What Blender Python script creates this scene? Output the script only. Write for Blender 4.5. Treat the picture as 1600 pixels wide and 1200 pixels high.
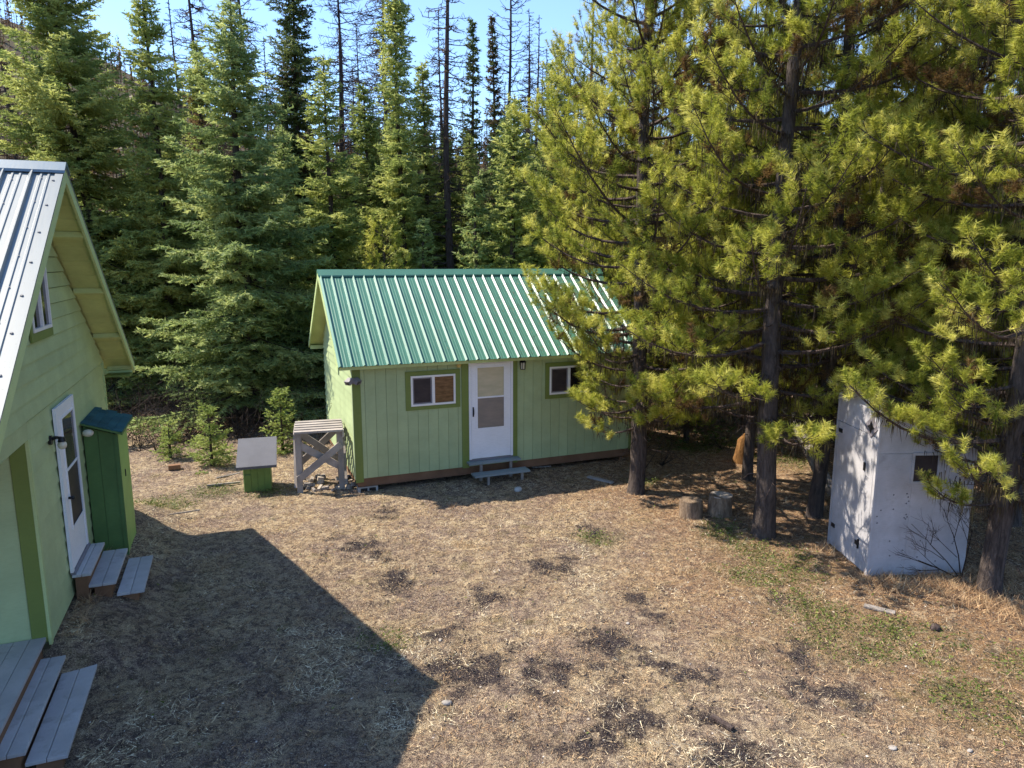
import bpy, math, random
import numpy as np
from mathutils import Vector, Matrix

for o in list(bpy.data.objects):
    bpy.data.objects.remove(o)
scene = bpy.context.scene
COL = scene.collection
RAD = math.radians

# ------------------------------------------------------------------ camera, sky, sun, exposure
cam_d = bpy.data.cameras.new("camera")
cam = bpy.data.objects.new("camera", cam_d)
COL.objects.link(cam)
CAM_H = 4.44
cam.location = (0, 0, CAM_H)
cam.rotation_euler = (math.pi / 2 - 0.1715, 0, 0)
cam_d.sensor_fit = 'HORIZONTAL'
cam_d.sensor_width = 36.0
cam_d.lens = 36.0 * 1102 / 1600
cam_d.clip_start = 0.05
cam_d.clip_end = 3000
scene.camera = cam

SUN_AZ, SUN_EL = RAD(-74), RAD(52)          # azimuth from +Y towards +X
world = bpy.data.worlds.new("World")
scene.world = world
world.use_nodes = True
wn = world.node_tree.nodes
wn.clear()
w_out = wn.new('ShaderNodeOutputWorld')
w_bg = wn.new('ShaderNodeBackground')
w_sky = wn.new('ShaderNodeTexSky')
w_sky.sky_type = 'NISHITA'
w_sky.sun_disc = False
w_sky.sun_elevation = SUN_EL
w_sky.sun_rotation = SUN_AZ
w_sky.altitude = 1200
w_sky.air_density = 1.0
w_sky.dust_density = 0.2
w_sky.ozone_density = 4.0
w_bg.inputs['Strength'].default_value = 0.135
world.node_tree.links.new(w_sky.outputs[0], w_bg.inputs[0])
world.node_tree.links.new(w_bg.outputs[0], w_out.inputs[0])

sun_d = bpy.data.lights.new("sun", 'SUN')
sun_d.energy = 4.0
sun_d.angle = RAD(0.53)
sun_d.color = (1.0, 0.91, 0.765)
sun = bpy.data.objects.new("sun", sun_d)
COL.objects.link(sun)
sv = Vector((math.sin(SUN_AZ) * math.cos(SUN_EL), math.cos(SUN_AZ) * math.cos(SUN_EL), math.sin(SUN_EL)))
sun.rotation_euler = sv.to_track_quat('Z', 'Y').to_euler()
sun.location = sv * 60

scene.view_settings.view_transform = 'Standard'
scene.view_settings.look = 'None'
scene.view_settings.gamma = 1.0
scene.view_settings.use_curve_mapping = False
scene.view_settings.exposure = 1.35
scene.render.engine = 'CYCLES'
scene.cycles.max_bounces = 6
scene.cycles.diffuse_bounces = 4
scene.cycles.glossy_bounces = 3
scene.cycles.transmission_bounces = 4
scene.cycles.transparent_max_bounces = 4

# ------------------------------------------------------------------ helpers
def tag(o, label=None, cat=None, group=None, kind=None):
    if label: o['label'] = label
    if cat: o['category'] = cat
    if group: o['group'] = group
    if kind: o['kind'] = kind
    return o

def empty(name, loc=(0, 0, 0), rz=0.0):
    o = bpy.data.objects.new(name, None)
    o.empty_display_size = 0.2
    o.location = loc
    o.rotation_euler = (0, 0, rz)
    COL.objects.link(o)
    return o

def link_mesh(name, me, parent=None, loc=(0, 0, 0), rz=0.0):
    o = bpy.data.objects.new(name, me)
    COL.objects.link(o)
    o.location = loc
    o.rotation_euler = (0, 0, rz)
    if parent is not None:
        o.parent = parent
    return o

class MB:
    """collects polygons, links them as one mesh object"""
    def __init__(self):
        self.v, self.f, self.m, self.s = [], [], [], []
        self.mi = 0
    def add(self, verts, faces, smooth=False):
        n = len(self.v)
        self.v += [tuple(p) for p in verts]
        for f in faces:
            self.f.append(tuple(i + n for i in f)); self.m.append(self.mi); self.s.append(smooth)
        return self
    def box(self, x0, x1, y0, y1, z0, z1):
        v = [(x0, y0, z0), (x1, y0, z0), (x1, y1, z0), (x0, y1, z0), (x0, y0, z1), (x1, y0, z1), (x1, y1, z1), (x0, y1, z1)]
        return self.add(v, [(3, 2, 1, 0), (4, 5, 6, 7), (0, 1, 5, 4), (1, 2, 6, 5), (2, 3, 7, 6), (3, 0, 4, 7)])
    def prism(self, poly, off):
        n = len(poly)
        a = [Vector(p) for p in poly]; b = [p + Vector(off) for p in a]
        f = [tuple(range(n - 1, -1, -1)), tuple(range(n, 2 * n))]
        for i in range(n):
            j = (i + 1) % n
            f.append((i, j, j + n, i + n))
        return self.add(a + b, f)
    def beam(self, p, q, w, h, up=(0, 0, 1)):
        """rectangular bar from p to q; w across, h along up"""
        p, q = Vector(p), Vector(q)
        d = (q - p).normalized(); u = Vector(up)
        s = d.cross(u)
        if s.length < 1e-4: s = d.cross(Vector((0, 1, 0)))
        s.normalize(); u = s.cross(d).normalized()
        s *= w / 2; u *= h / 2
        v = [p - s - u, p + s - u, p + s + u, p - s + u, q - s - u, q + s - u, q + s + u, q - s + u]
        return self.add(v, [(3, 2, 1, 0), (4, 5, 6, 7), (0, 1, 5, 4), (1, 2, 6, 5), (2, 3, 7, 6), (3, 0, 4, 7)])
    def tube(self, pts, rad, n=8, cap=True, smooth=True, jitter=None):
        pts = [Vector(p) for p in pts]
        vs, fs = [], []
        for i, p in enumerate(pts):
            d = (pts[min(i + 1, len(pts) - 1)] - pts[max(i - 1, 0)]).normalized()
            a = d.cross(Vector((0.31, 0.9, 0.2)));
            if a.length < 1e-3: a = d.cross(Vector((1, 0, 0)))
            a.normalize(); b = d.cross(a)
            r = rad[i] if hasattr(rad, '__len__') else rad
            for k in range(n):
                t = 2 * math.pi * k / n
                rr = r * (jitter(i, k) if jitter else 1)
                vs.append(p + (a * math.cos(t) + b * math.sin(t)) * rr)
        for i in range(len(pts) - 1):
            for k in range(n):
                k2 = (k + 1) % n
                fs.append((i * n + k, i * n + k2, (i + 1) * n + k2, (i + 1) * n + k))
        self.add(vs, fs, smooth)
        if cap:
            m = len(vs)
            self.add(vs[:n], [tuple(range(n - 1, -1, -1))]); self.add(vs[-n:], [tuple(range(n))])
        return self
    def ball(self, c, r, nu=10, nv=7, sc=(1, 1, 1)):
        vs, fs = [], []
        for i in range(nv + 1):
            ph = math.pi * i / nv
            for k in range(nu):
                t = 2 * math.pi * k / nu
                vs.append((c[0] + r * sc[0] * math.sin(ph) * math.cos(t), c[1] + r * sc[1] * math.sin(ph) * math.sin(t), c[2] + r * sc[2] * math.cos(ph)))
        for i in range(nv):
            for k in range(nu):
                k2 = (k + 1) % nu
                fs.append((i * nu + k, (i + 1) * nu + k, (i + 1) * nu + k2, i * nu + k2))
        return self.add(vs, fs, True)
    def mesh(self, name, mats):
        me = bpy.data.meshes.new(name)
        me.from_pydata([tuple(p) for p in self.v], [], self.f)
        if not isinstance(mats, (list, tuple)): mats = [mats]
        for m in mats: me.materials.append(m)
        me.polygons.foreach_set('material_index', self.m)
        me.polygons.foreach_set('use_smooth', self.s)
        me.update()
        return me
    def build(self, name, mats, parent=None, loc=(0, 0, 0), rz=0.0):
        return link_mesh(name, self.mesh(name, mats), parent, loc, rz)

def bevel(o, w=0.006, seg=1):
    m = o.modifiers.new('bevel', 'BEVEL'); m.width = w; m.segments = seg; m.limit_method = 'ANGLE'
    return o

# ------------------------------------------------------------------ materials
class NT:
    def __init__(self, name):
        self.m = bpy.data.materials.new(name); self.m.use_nodes = True
        self.n = self.m.node_tree.nodes; self.l = self.m.node_tree.links
        self.b = self.n['Principled BSDF']
        self.out = self.n['Material Output']
    def new(self, t, **kw):
        n = self.n.new(t)
        for k, v in kw.items():
            if k.startswith('i_'):
                n.inputs[k[2:].replace('_', ' ')].default_value = v
            else: setattr(n, k, v)
        return n
    def coords(self, scale=(1, 1, 1)):
        tc = self.new('ShaderNodeTexCoord'); mp = self.new('ShaderNodeMapping')
        mp.inputs['Scale'].default_value = scale
        self.l.new(tc.outputs['Object'], mp.inputs['Vector'])
        return mp.outputs['Vector']
    def noise(self, vec, scale, detail=4, rough=0.55, dist=0.0):
        n = self.new('ShaderNodeTexNoise')
        n.inputs['Scale'].default_value = scale; n.inputs['Detail'].default_value = detail
        n.inputs['Roughness'].default_value = rough; n.inputs['Distortion'].default_value = dist
        if vec is not None: self.l.new(vec, n.inputs['Vector'])
        return n.outputs['Fac']
    def ramp(self, fac, stops, interp='LINEAR'):
        r = self.new('ShaderNodeValToRGB'); cr = r.color_ramp; cr.interpolation = interp
        while len(cr.elements) < len(stops): cr.elements.new(0.5)
        for e, (p, c) in zip(cr.elements, stops):
            e.position = p
            e.color = (c, c, c, 1) if not hasattr(c, '__len__') else (c[0], c[1], c[2], 1)
        self.l.new(fac, r.inputs[0])
        return r.outputs['Color']
    def mix(self, fac, a, b, mode='MIX'):
        m = self.new('ShaderNodeMix', data_type='RGBA', blend_type=mode)
        for sock, val in ((m.inputs[0], fac), (m.inputs[6], a), (m.inputs[7], b)):
            if hasattr(val, 'is_linked'): self.l.new(val, sock)
            elif hasattr(val, '__len__'): sock.default_value = (val[0], val[1], val[2], 1)
            else: sock.default_value = val
        return m.outputs[2]
    def math(self, op, a, b=None, clamp=False):
        m = self.new('ShaderNodeMath', operation=op, use_clamp=clamp)
        for sock, val in ((m.inputs[0], a), (m.inputs[1], b)):
            if val is None: continue
            if hasattr(val, 'is_linked'): self.l.new(val, sock)
            else: sock.default_value = val
        return m.outputs[0]
    def bump(self, h, strength=0.3, dist=0.02):
        b = self.new('ShaderNodeBump'); b.inputs['Strength'].default_value = strength; b.inputs['Distance'].default_value = dist
        self.l.new(h, b.inputs['Height']); self.l.new(b.outputs[0], self.b.inputs['Normal'])
    def set(self, **kw):
        for k, v in kw.items():
            self.b.inputs[k.replace('_', ' ')].default_value = v
    def attr(self, name):
        a = self.new('ShaderNodeAttribute'); a.attribute_name = name
        return a
    def base(self, c):
        if hasattr(c, 'is_linked'): self.l.new(c, self.b.inputs['Base Color'])
        else: self.b.inputs['Base Color'].default_value = (c[0], c[1], c[2], 1)

def mul(c, k): return tuple(min(1, x * k) for x in c)

def paint(name, c, rough=0.55, var=0.1, grain=(1, 1, 6), bump=0.12, dirt=None, spec=0.35, rnd=0.12):
    t = NT(name)
    v = t.coords()
    vg = t.coords(grain)
    f = t.noise(v, 2.3, 5, 0.6)
    g = t.noise(vg, 14, 4, 0.6)
    col = t.mix(t.ramp(f, [(0.3, 0), (0.7, 1)]), mul(c, 1 - var), mul(c, 1 + var))
    oi = t.new('ShaderNodeObjectInfo')
    hsv = t.new('ShaderNodeHueSaturation')
    t.l.new(col, hsv.inputs['Color'])
    t.l.new(t.math('ADD', t.math('MULTIPLY', oi.outputs['Random'], rnd), 1 - rnd / 2), hsv.inputs['Value'])
    col = hsv.outputs['Color']
    col = t.mix(t.math('MULTIPLY', t.ramp(g, [(0.45, 0), (0.75, 1)]), 0.22), col, mul(c, 0.62))
    if dirt:
        d = t.noise(v, 5.0, 6, 0.7)
        col = t.mix(t.math('MULTIPLY', t.ramp(d, [(0.55, 0), (0.72, 1)]), 0.6), col, dirt)
    t.base(col)
    t.set(Roughness=rough, Specular_IOR_Level=spec)
    t.bump(g, bump, 0.01)
    return t.m

M = {}
M['siding'] = paint('siding_paint', (0.375, 0.455, 0.245), var=0.10)
M['siding_house'] = paint('house_siding_paint', (0.41, 0.49, 0.255), var=0.11)
M['gap'] = paint('board_gap_shade', (0.09, 0.115, 0.055), var=0.1)  # house wall core painted dark to draw the shade between lap boards
M['gap_pale'] = paint('panel_groove_shade', (0.20, 0.24, 0.12), var=0.1)  # cabin wall core darker than the siding, groove shade put into its colour
M['trim_green'] = paint('green_trim_paint', (0.165, 0.215, 0.05), var=0.08)
M['soffit'] = paint('soffit_paint', (0.47, 0.53, 0.22), var=0.14)
M['rake'] = paint('rake_paint', (0.46, 0.56, 0.26), var=0.06)
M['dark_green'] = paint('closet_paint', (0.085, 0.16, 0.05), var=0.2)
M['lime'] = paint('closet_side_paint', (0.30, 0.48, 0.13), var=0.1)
M['box_green'] = paint('pump_box_paint', (0.135, 0.215, 0.05), var=0.22)
M['white'] = paint('white_paint', (0.84, 0.84, 0.88), rough=0.4, var=0.03, bump=0.03, rnd=0.0)
M['vinyl'] = paint('white_vinyl', (0.82, 0.80, 0.80), rough=0.35, var=0.02, bump=0.0, rnd=0.0)
M['deck'] = paint('grey_deck_paint', (0.43, 0.42, 0.43), var=0.18, grain=(14, 1.5, 1), rnd=0.22, dirt=(0.20, 0.18, 0.16))
M['step'] = paint('step_paint', (0.25, 0.29, 0.30), var=0.15, grain=(1.5, 14, 1), rnd=0.15, dirt=(0.17, 0.16, 0.14))
M['weathered'] = paint('weathered_lumber', (0.31, 0.275, 0.255), var=0.25, grain=(7, 7, 1), bump=0.3, rough=0.85, spec=0.15, rnd=0.3)
M['brown_timber'] = paint('brown_timber', (0.20, 0.11, 0.065), var=0.25, grain=(1, 8, 8), bump=0.3, rough=0.85, spec=0.15)
M['skirt'] = paint('skirt_boards', (0.085, 0.08, 0.05), var=0.3, rough=0.9, spec=0.1)
M['concrete'] = paint('concrete', (0.42, 0.40, 0.38), var=0.15, rough=0.9, bump=0.3, spec=0.1)
M['outhouse'] = paint('peeling_white_paint', (0.43, 0.42, 0.44), var=0.18, dirt=(0.27, 0.25, 0.235), rough=0.7, bump=0.25, rnd=0.05)
M['roll_roof'] = paint('grey_roll_roofing', (0.13, 0.13, 0.145), var=0.1, rough=0.95, bump=0.4, grain=(5, 5, 5), spec=0.1)
M['teal_shingle'] = paint('teal_shingle', (0.03, 0.10, 0.115), var=0.3, rough=0.8, bump=0.5, grain=(6, 6, 6), spec=0.2, rnd=0.35)
M['old_roof'] = paint('mossy_old_roofing', (0.11, 0.09, 0.075), var=0.4, rough=0.95, bump=0.6, spec=0.1, dirt=(0.10, 0.12, 0.04))
M['black'] = paint('black_metal', (0.015, 0.015, 0.017), rough=0.4, var=0.1, bump=0.0)
M['grey_metal'] = paint('grey_lamp_metal', (0.22, 0.20, 0.22), rough=0.5, var=0.1, bump=0.0)
M['screw'] = paint('screw_metal', (0.16, 0.16, 0.17), rough=0.5, var=0.1, bump=0.0)

def metal_roof(name, c, rough):
    t = NT(name)
    v = t.coords()
    f = t.noise(v, 1.2, 4, 0.6); g = t.noise(t.coords((9, 0.7, 0.7)), 6, 4, 0.6); d = t.noise(v, 38, 3, 0.6)
    col = t.mix(t.ramp(f, [(0.3, 0), (0.7, 1)]), mul(c, 0.88), mul(c, 1.1))
    col = t.mix(t.math('MULTIPLY', t.ramp(g, [(0.4, 0), (0.75, 1)]), 0.35), col, mul(c, 0.7))
    col = t.mix(t.math('MULTIPLY', t.ramp(d, [(0.62, 0), (0.72, 1)]), 0.5), col, mul(c, 0.55))
    t.base(col)
    t.l.new(t.math('ADD', t.math('MULTIPLY', g, 0.25), rough - 0.1), t.b.inputs['Roughness'])
    t.set(Specular_IOR_Level=0.6, Coat_Weight=0.28, Coat_Roughness=0.46)
    return t.m
M['roof_green'] = metal_roof('green_metal_roof', (0.070, 0.20, 0.13), 0.38)
M['roof_pale'] = metal_roof('pale_metal_roof', (0.17, 0.20, 0.205), 0.42)
M['ridge_blue'] = metal_roof('ridge_metal', (0.085, 0.15, 0.20), 0.4)

def glass_mat(name, c, rough=0.05, spec=0.6, noise=None):
    t = NT(name)
    if noise:
        v = t.coords(noise[1])
        t.base(t.mix(t.ramp(t.noise(v, noise[2], 4, 0.6), [(0.35, 0), (0.68, 1)]), c, noise[0]))
    else: t.base(c)
    t.set(Roughness=rough, Specular_IOR_Level=spec)
    return t.m
M['glass'] = glass_mat('dark_window_glass', (0.012, 0.010, 0.012))
M['glass_hall'] = glass_mat('door_glass_dim_hall', (0.05, 0.038, 0.03), 0.06, 0.6, ((0.13, 0.10, 0.075), (2, 2, 1), 3))
M['glass_brown'] = glass_mat('window_glass_ground_reflection', (0.09, 0.045, 0.02), 0.08, 0.5, ((0.22, 0.12, 0.06), (1, 1, 4), 5))  # brown reflection of the ground painted into the pane colour
M['screen'] = glass_mat('insect_screen', (0.035, 0.028, 0.030), 0.5, 0.2, ((0.06, 0.045, 0.045), (1, 1, 2), 4))
M['curtain_light'] = glass_mat('door_glass_pale_blind', (0.46, 0.43, 0.30), 0.12, 0.6, ((0.56, 0.50, 0.36), (1, 1, 3), 3))
M['curtain_dark'] = glass_mat('door_glass_screened_blind', (0.22, 0.19, 0.17), 0.3, 0.4, ((0.28, 0.23, 0.20), (1, 1, 3), 3))
M['lamp_globe'] = glass_mat('lamp_globe', (0.62, 0.58, 0.46), 0.2, 0.5)
M['lamp_amber'] = glass_mat('amber_lamp_globe', (0.62, 0.46, 0.16), 0.25, 0.5)

def bark_mat(name, c1, c2, sc=1.0):
    t = NT(name)
    v = t.coords((9 * sc, 9 * sc, 1.6 * sc))
    f = t.noise(v, 2.2, 6, 0.65, 0.8)
    g = t.noise(t.coords(), 26, 4, 0.7)
    col = t.mix(t.ramp(f, [(0.36, 0), (0.62, 1)]), c1, c2)
    col = t.mix(t.math('MULTIPLY', g, 0.5), col, mul(c1, 0.5))
    t.base(col)
    t.set(Roughness=0.95, Specular_IOR_Level=0.1)
    h = t.math('ADD', t.math('MULTIPLY', f, 1.0), t.math('MULTIPLY', g, 0.35))
    t.bump(h, 0.9, 0.04)
    return t.m
M['bark_pine'] = bark_mat('pine_bark', (0.055, 0.045, 0.042), (0.145, 0.115, 0.10))
M['bark_fir'] = bark_mat('fir_bark', (0.045, 0.035, 0.03), (0.11, 0.085, 0.07))
M['bark_dead'] = bark_mat('dead_wood', (0.060, 0.042, 0.038), (0.13, 0.10, 0.09))
M['grey_wood'] = bark_mat('bleached_dead_wood', (0.22, 0.19, 0.17), (0.40, 0.36, 0.33))
M['orange_wood'] = bark_mat('rotten_orange_wood', (0.15, 0.075, 0.03), (0.32, 0.165, 0.06))
M['stump_bark'] = bark_mat('stump_bark', (0.16, 0.11, 0.075), (0.36, 0.27, 0.19))
M['stump_top'] = paint('stump_cut_face', (0.42, 0.36, 0.30), var=0.3, rough=0.9, spec=0.1, bump=0.3, grain=(3, 3, 3))

def leaf_mat(name, stops, trans=0.35, rough=0.6, spec=0.25):
    """colour from the per-shoot 'tint' attribute, diffuse plus translucent"""
    t = NT(name)
    a = t.attr('tint')
    col = t.ramp(a.outputs['Fac'], stops)
    t.base(col)
    t.set(Roughness=rough, Specular_IOR_Level=spec)
    tr = t.new('ShaderNodeBsdfTranslucent')
    t.l.new(col, tr.inputs['Color'])
    mx = t.new('ShaderNodeMixShader'); mx.inputs[0].default_value = trans
    t.l.new(t.b.outputs[0], mx.inputs[1]); t.l.new(tr.outputs[0], mx.inputs[2])
    t.l.new(mx.outputs[0], t.out.inputs['Surface'])
    return t.m
M['needle_pine'] = leaf_mat('pine_needles', [(0.0, (0.10, 0.06, 0.028)), (0.10, (0.22, 0.135, 0.05)), (0.13, (0.12, 0.17, 0.032)), (0.45, (0.30, 0.335, 0.048)), (0.75, (0.45, 0.455, 0.07)), (1.0, (0.68, 0.65, 0.18))], 0.5)
M['needle_fir'] = leaf_mat('fir_needles', [(0.0, (0.13, 0.085, 0.04)), (0.08, (0.17, 0.115, 0.05)), (0.10, (0.12, 0.18, 0.055)), (0.5, (0.28, 0.34, 0.095)), (1.0, (0.52, 0.54, 0.17))], 0.5)
M['needle_blue'] = leaf_mat('bluish_fir_needles', [(0.0, (0.11, 0.075, 0.036)), (0.06, (0.12, 0.18, 0.07)), (0.5, (0.25, 0.325, 0.115)), (1.0, (0.50, 0.54, 0.20))], 0.5)
M['needle_dark'] = leaf_mat('dark_spruce_needles', [(0.0, (0.11, 0.065, 0.036)), (0.35, (0.13, 0.09, 0.042)), (0.42, (0.07, 0.105, 0.034)), (1.0, (0.18, 0.22, 0.065))], 0.4)
M['needle_bright'] = leaf_mat('young_fir_needles', [(0.0, (0.16, 0.23, 0.045)), (0.55, (0.29, 0.36, 0.09)), (1.0, (0.42, 0.46, 0.14))], 0.4)
M['lichen'] = leaf_mat('tree_lichen', [(0.0, (0.025, 0.018, 0.012)), (0.6, (0.06, 0.042, 0.024)), (1.0, (0.11, 0.09, 0.035))], 0.2)
M['straw'] = leaf_mat('dry_straw', [(0.0, (0.035, 0.028, 0.026)), (0.12, (0.08, 0.058, 0.05)), (0.14, (0.20, 0.135, 0.10)), (0.45, (0.47, 0.30, 0.165)), (0.8, (0.70, 0.55, 0.34)), (1.0, (0.84, 0.73, 0.52))], 0.2, 0.8, 0.1)
M['ground_leaf'] = leaf_mat('ground_cover_leaves', [(0.0, (0.05, 0.075, 0.015)), (0.6, (0.12, 0.16, 0.03)), (1.0, (0.22, 0.24, 0.05))], 0.25)
M['char'] = leaf_mat('charcoal_bits', [(0.0, (0.012, 0.011, 0.012)), (1.0, (0.07, 0.062, 0.065))], 0.0, 0.8, 0.2)
M['chip'] = leaf_mat('wood_chips', [(0.0, (0.32, 0.26, 0.21)), (1.0, (0.72, 0.66, 0.58))], 0.0, 0.8, 0.1)
M['twig'] = leaf_mat('brush_twigs', [(0.0, (0.025, 0.019, 0.016)), (0.75, (0.06, 0.045, 0.038)), (1.0, (0.18, 0.145, 0.115))], 0.0, 0.9, 0.1)
M['rock'] = paint('pale_stone', (0.34, 0.31, 0.28), var=0.25, rough=0.9, bump=0.4, grain=(4, 4, 4), spec=0.1, rnd=0.3)

# ------------------------------------------------------------------ ground
RNG = np.random.default_rng(7)
_tab = np.random.default_rng(3).random((256, 256))
def vnoise(x, y, s):
    x = np.asarray(x, float) * s; y = np.asarray(y, float) * s
    xi = np.floor(x).astype(int); yi = np.floor(y).astype(int)
    fx = x - xi; fy = y - yi
    fx = fx * fx * (3 - 2 * fx); fy = fy * fy * (3 - 2 * fy)
    g = lambda i, j: _tab[i % 256, j % 256]
    return (g(xi, yi) * (1 - fx) + g(xi + 1, yi) * fx) * (1 - fy) + (g(xi, yi + 1) * (1 - fx) + g(xi + 1, yi + 1) * fx) * fy - 0.5
def sstep(a, b, x):
    t = np.clip((np.asarray(x, float) - a) / (b - a), 0, 1)
    return t * t * (3 - 2 * t)

CX, CY, CYAW = -3.02, 13.22, 0.3907      # cabin, front left corner
HX, HY, HYAW = -4.966, 6.99, 0.3753      # house, porch corner of the gable wall
def to_local(x, y, ox, oy, yaw):
    dx = x - ox; dy = y - oy; c, s = math.cos(yaw), math.sin(yaw)
    return dx * c + dy * s, -dx * s + dy * c
def from_local(a, b, ox, oy, yaw):
    c, s = math.cos(yaw), math.sin(yaw)
    return ox + a * c - b * s, oy + a * s + b * c

def height(x, y):
    x = np.asarray(x, float); y = np.asarray(y, float)
    h = 0.05 * vnoise(x, y, 0.5) + 0.045 * vnoise(x + 31, y + 7, 1.7) + 0.025 * vnoise(x + 3, y + 77, 5.0) + 0.030 * vnoise(x + 13, y + 7, 10.5) * (1 - sstep(14, 22, np.hypot(x, y)))
    a, b = to_local(x, y, HX, HY, HYAW)
    bank = (1 - sstep(0.1, 1.25, a)) * sstep(-0.55, 0.1, b) * (1 - sstep(4.6, 6.2, b))
    h = h * (1 - 0.5 * bank) + 0.36 * bank
    # forest floor rolls a little, then the valley side rises behind the trees
    r = np.hypot(x, y)
    wild = sstep(20, 45, r)
    h = h + wild * (1.2 * vnoise(x, y, 0.06))
    ang = np.arctan2(x, y)
    slope = 0.20 + 0.17 * sstep(-0.25, -0.62, ang) * 1.0 + 0.03 * vnoise(ang * 6 + 20, r * 0.01, 1.0)
    slope = np.where(y > -20, slope, 0.12)
    rise = np.maximum(r - 75, 0)
    h = h + slope * rise * (1 - 0.45 * sstep(240, 700, r))
    return h

CHAR = [(630, 905, .30), (555, 850, .35), (520, 860, .2), (690, 985, .2), (905, 1055, .3), (955, 1000, .3), (780, 1050, .35), (960, 1165, .45), (985, 1130, .3), (1125, 1165, .4), (700, 1060, .28), (825, 1045, .25), (1010, 930, .22), (860, 885, .25), (1010, 1040, .25), (1090, 1060, .2), (1190, 930, .2), (1290, 1075, .3), (1040, 965, .2), (930, 830, .25), (990, 1175, .35), (1230, 1020, .25), (820, 1100, .25), (600, 800, .2), (760, 930, .2), (590, 870, .2)]
GREEN = [(1160, 850, .55), (1230, 880, .6), (1130, 830, .4), (930, 840, .3), (1330, 1005, .55), (1290, 1000, .4), (1370, 1020, .3), (1450, 1030, .3), (1520, 1100, .45), (1560, 1120, .35), (1240, 940, .45), (1280, 960, .45), (1190, 900, .45), (1590, 1040, .4), (1480, 1000, .35), (1400, 985, .4), (260, 790, .5), (240, 800, .4), (330, 770, .4), (420, 770, .35), (1080, 700, .6), (1130, 690, .6), (1230, 720, .7), (1010, 755, .3), (600, 1000, .3)]
def pix(u, v, z=0.0):
    X = (u - 800) / 1102.0; Y = -(v - 600) / 1102.0
    d = (X, math.cos(.1715) + Y * math.sin(.1715), -math.sin(.1715) + Y * math.cos(.1715))
    t = (z - CAM_H) / d[2]
    return d[0] * t, d[1] * t
def blobs(x, y, lst):
    f = np.zeros_like(x)
    for u, v, r in lst:
        px, py = pix(u, v)
        f = np.maximum(f, np.exp(-((x - px) ** 2 + (y - py) ** 2) / (2 * (r * 0.75) ** 2)))
    return f
def fields(x, y):
    n = vnoise(x, y, 3.1) + 0.6 * vnoise(x + 9, y + 4, 8.0)
    n2 = vnoise(x, y, 4.3) + 0.9 * vnoise(x + 5, y + 14, 9.0)
    ch = np.clip(blobs(x, y, [(u, v, r * 1.45) for u, v, r in CHAR]) * (0.55 + 1.9 * n2), 0, 1)
    gr = np.clip(blobs(x, y, GREEN) * (1.0 + 1.0 * n), 0, 1)
    orr = sstep(0.3, 4.2, x + 0.55 * (y - 10.5) + 2.5 * vnoise(x, y, 0.45))          # fallen pine needles under the pines
    orr = np.maximum(orr, sstep(17, 20, y)) * (1 - 0.6 * ch) * (1 - sstep(24, 34, np.hypot(x, y)))
    return ch, gr, orr

def axis(lo, hi, n, far, m):
    core = np.linspace(lo, hi, n)
    g = np.geomspace(0.25, far, m)
    return np.concatenate([lo - g[::-1], core, hi + g])
gx = axis(-9.5, 10, 270, 900, 46); gy = axis(3.6, 19, 230, 900, 46)
X, Y = np.meshgrid(gx, gy)
Z = height(X, Y)
ch, gr, orr = fields(X.ravel(), Y.ravel())

def fast_mesh(name, verts, faces, mats, attrs=None, smooth=False, mat_idx=None):
    """verts (n,3), faces (m,k) constant k"""
    verts = np.ascontiguousarray(verts, np.float32); faces = np.ascontiguousarray(faces, np.int32)
    me = bpy.data.meshes.new(name)
    k = faces.shape[1]
    me.vertices.add(len(verts)); me.vertices.foreach_set('co', verts.ravel())
    me.loops.add(faces.size); me.loops.foreach_set('vertex_index', faces.ravel())
    me.polygons.add(len(faces))
    me.polygons.foreach_set('loop_start', np.arange(0, faces.size, k, dtype=np.int32))
    for m in (mats if isinstance(mats, (list, tuple)) else [mats]): me.materials.append(m)
    if mat_idx is not None: me.polygons.foreach_set('material_index', np.ascontiguousarray(mat_idx, np.int32))
    me.polygons.foreach_set('use_smooth', np.full(len(faces), bool(smooth)))
    for nm, arr in (attrs or {}).items():
        a = me.attributes.new(nm, 'FLOAT', 'POINT'); a.data.foreach_set('value', np.ascontiguousarray(arr, np.float32))
    me.update(calc_edges=True)
    return me

nx, ny = len(gx), len(gy)
I = np.arange(nx * ny).reshape(ny, nx)
F = np.stack([I[:-1, :-1].ravel(), I[:-1, 1:].ravel(), I[1:, 1:].ravel(), I[1:, :-1].ravel()], 1)

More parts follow.
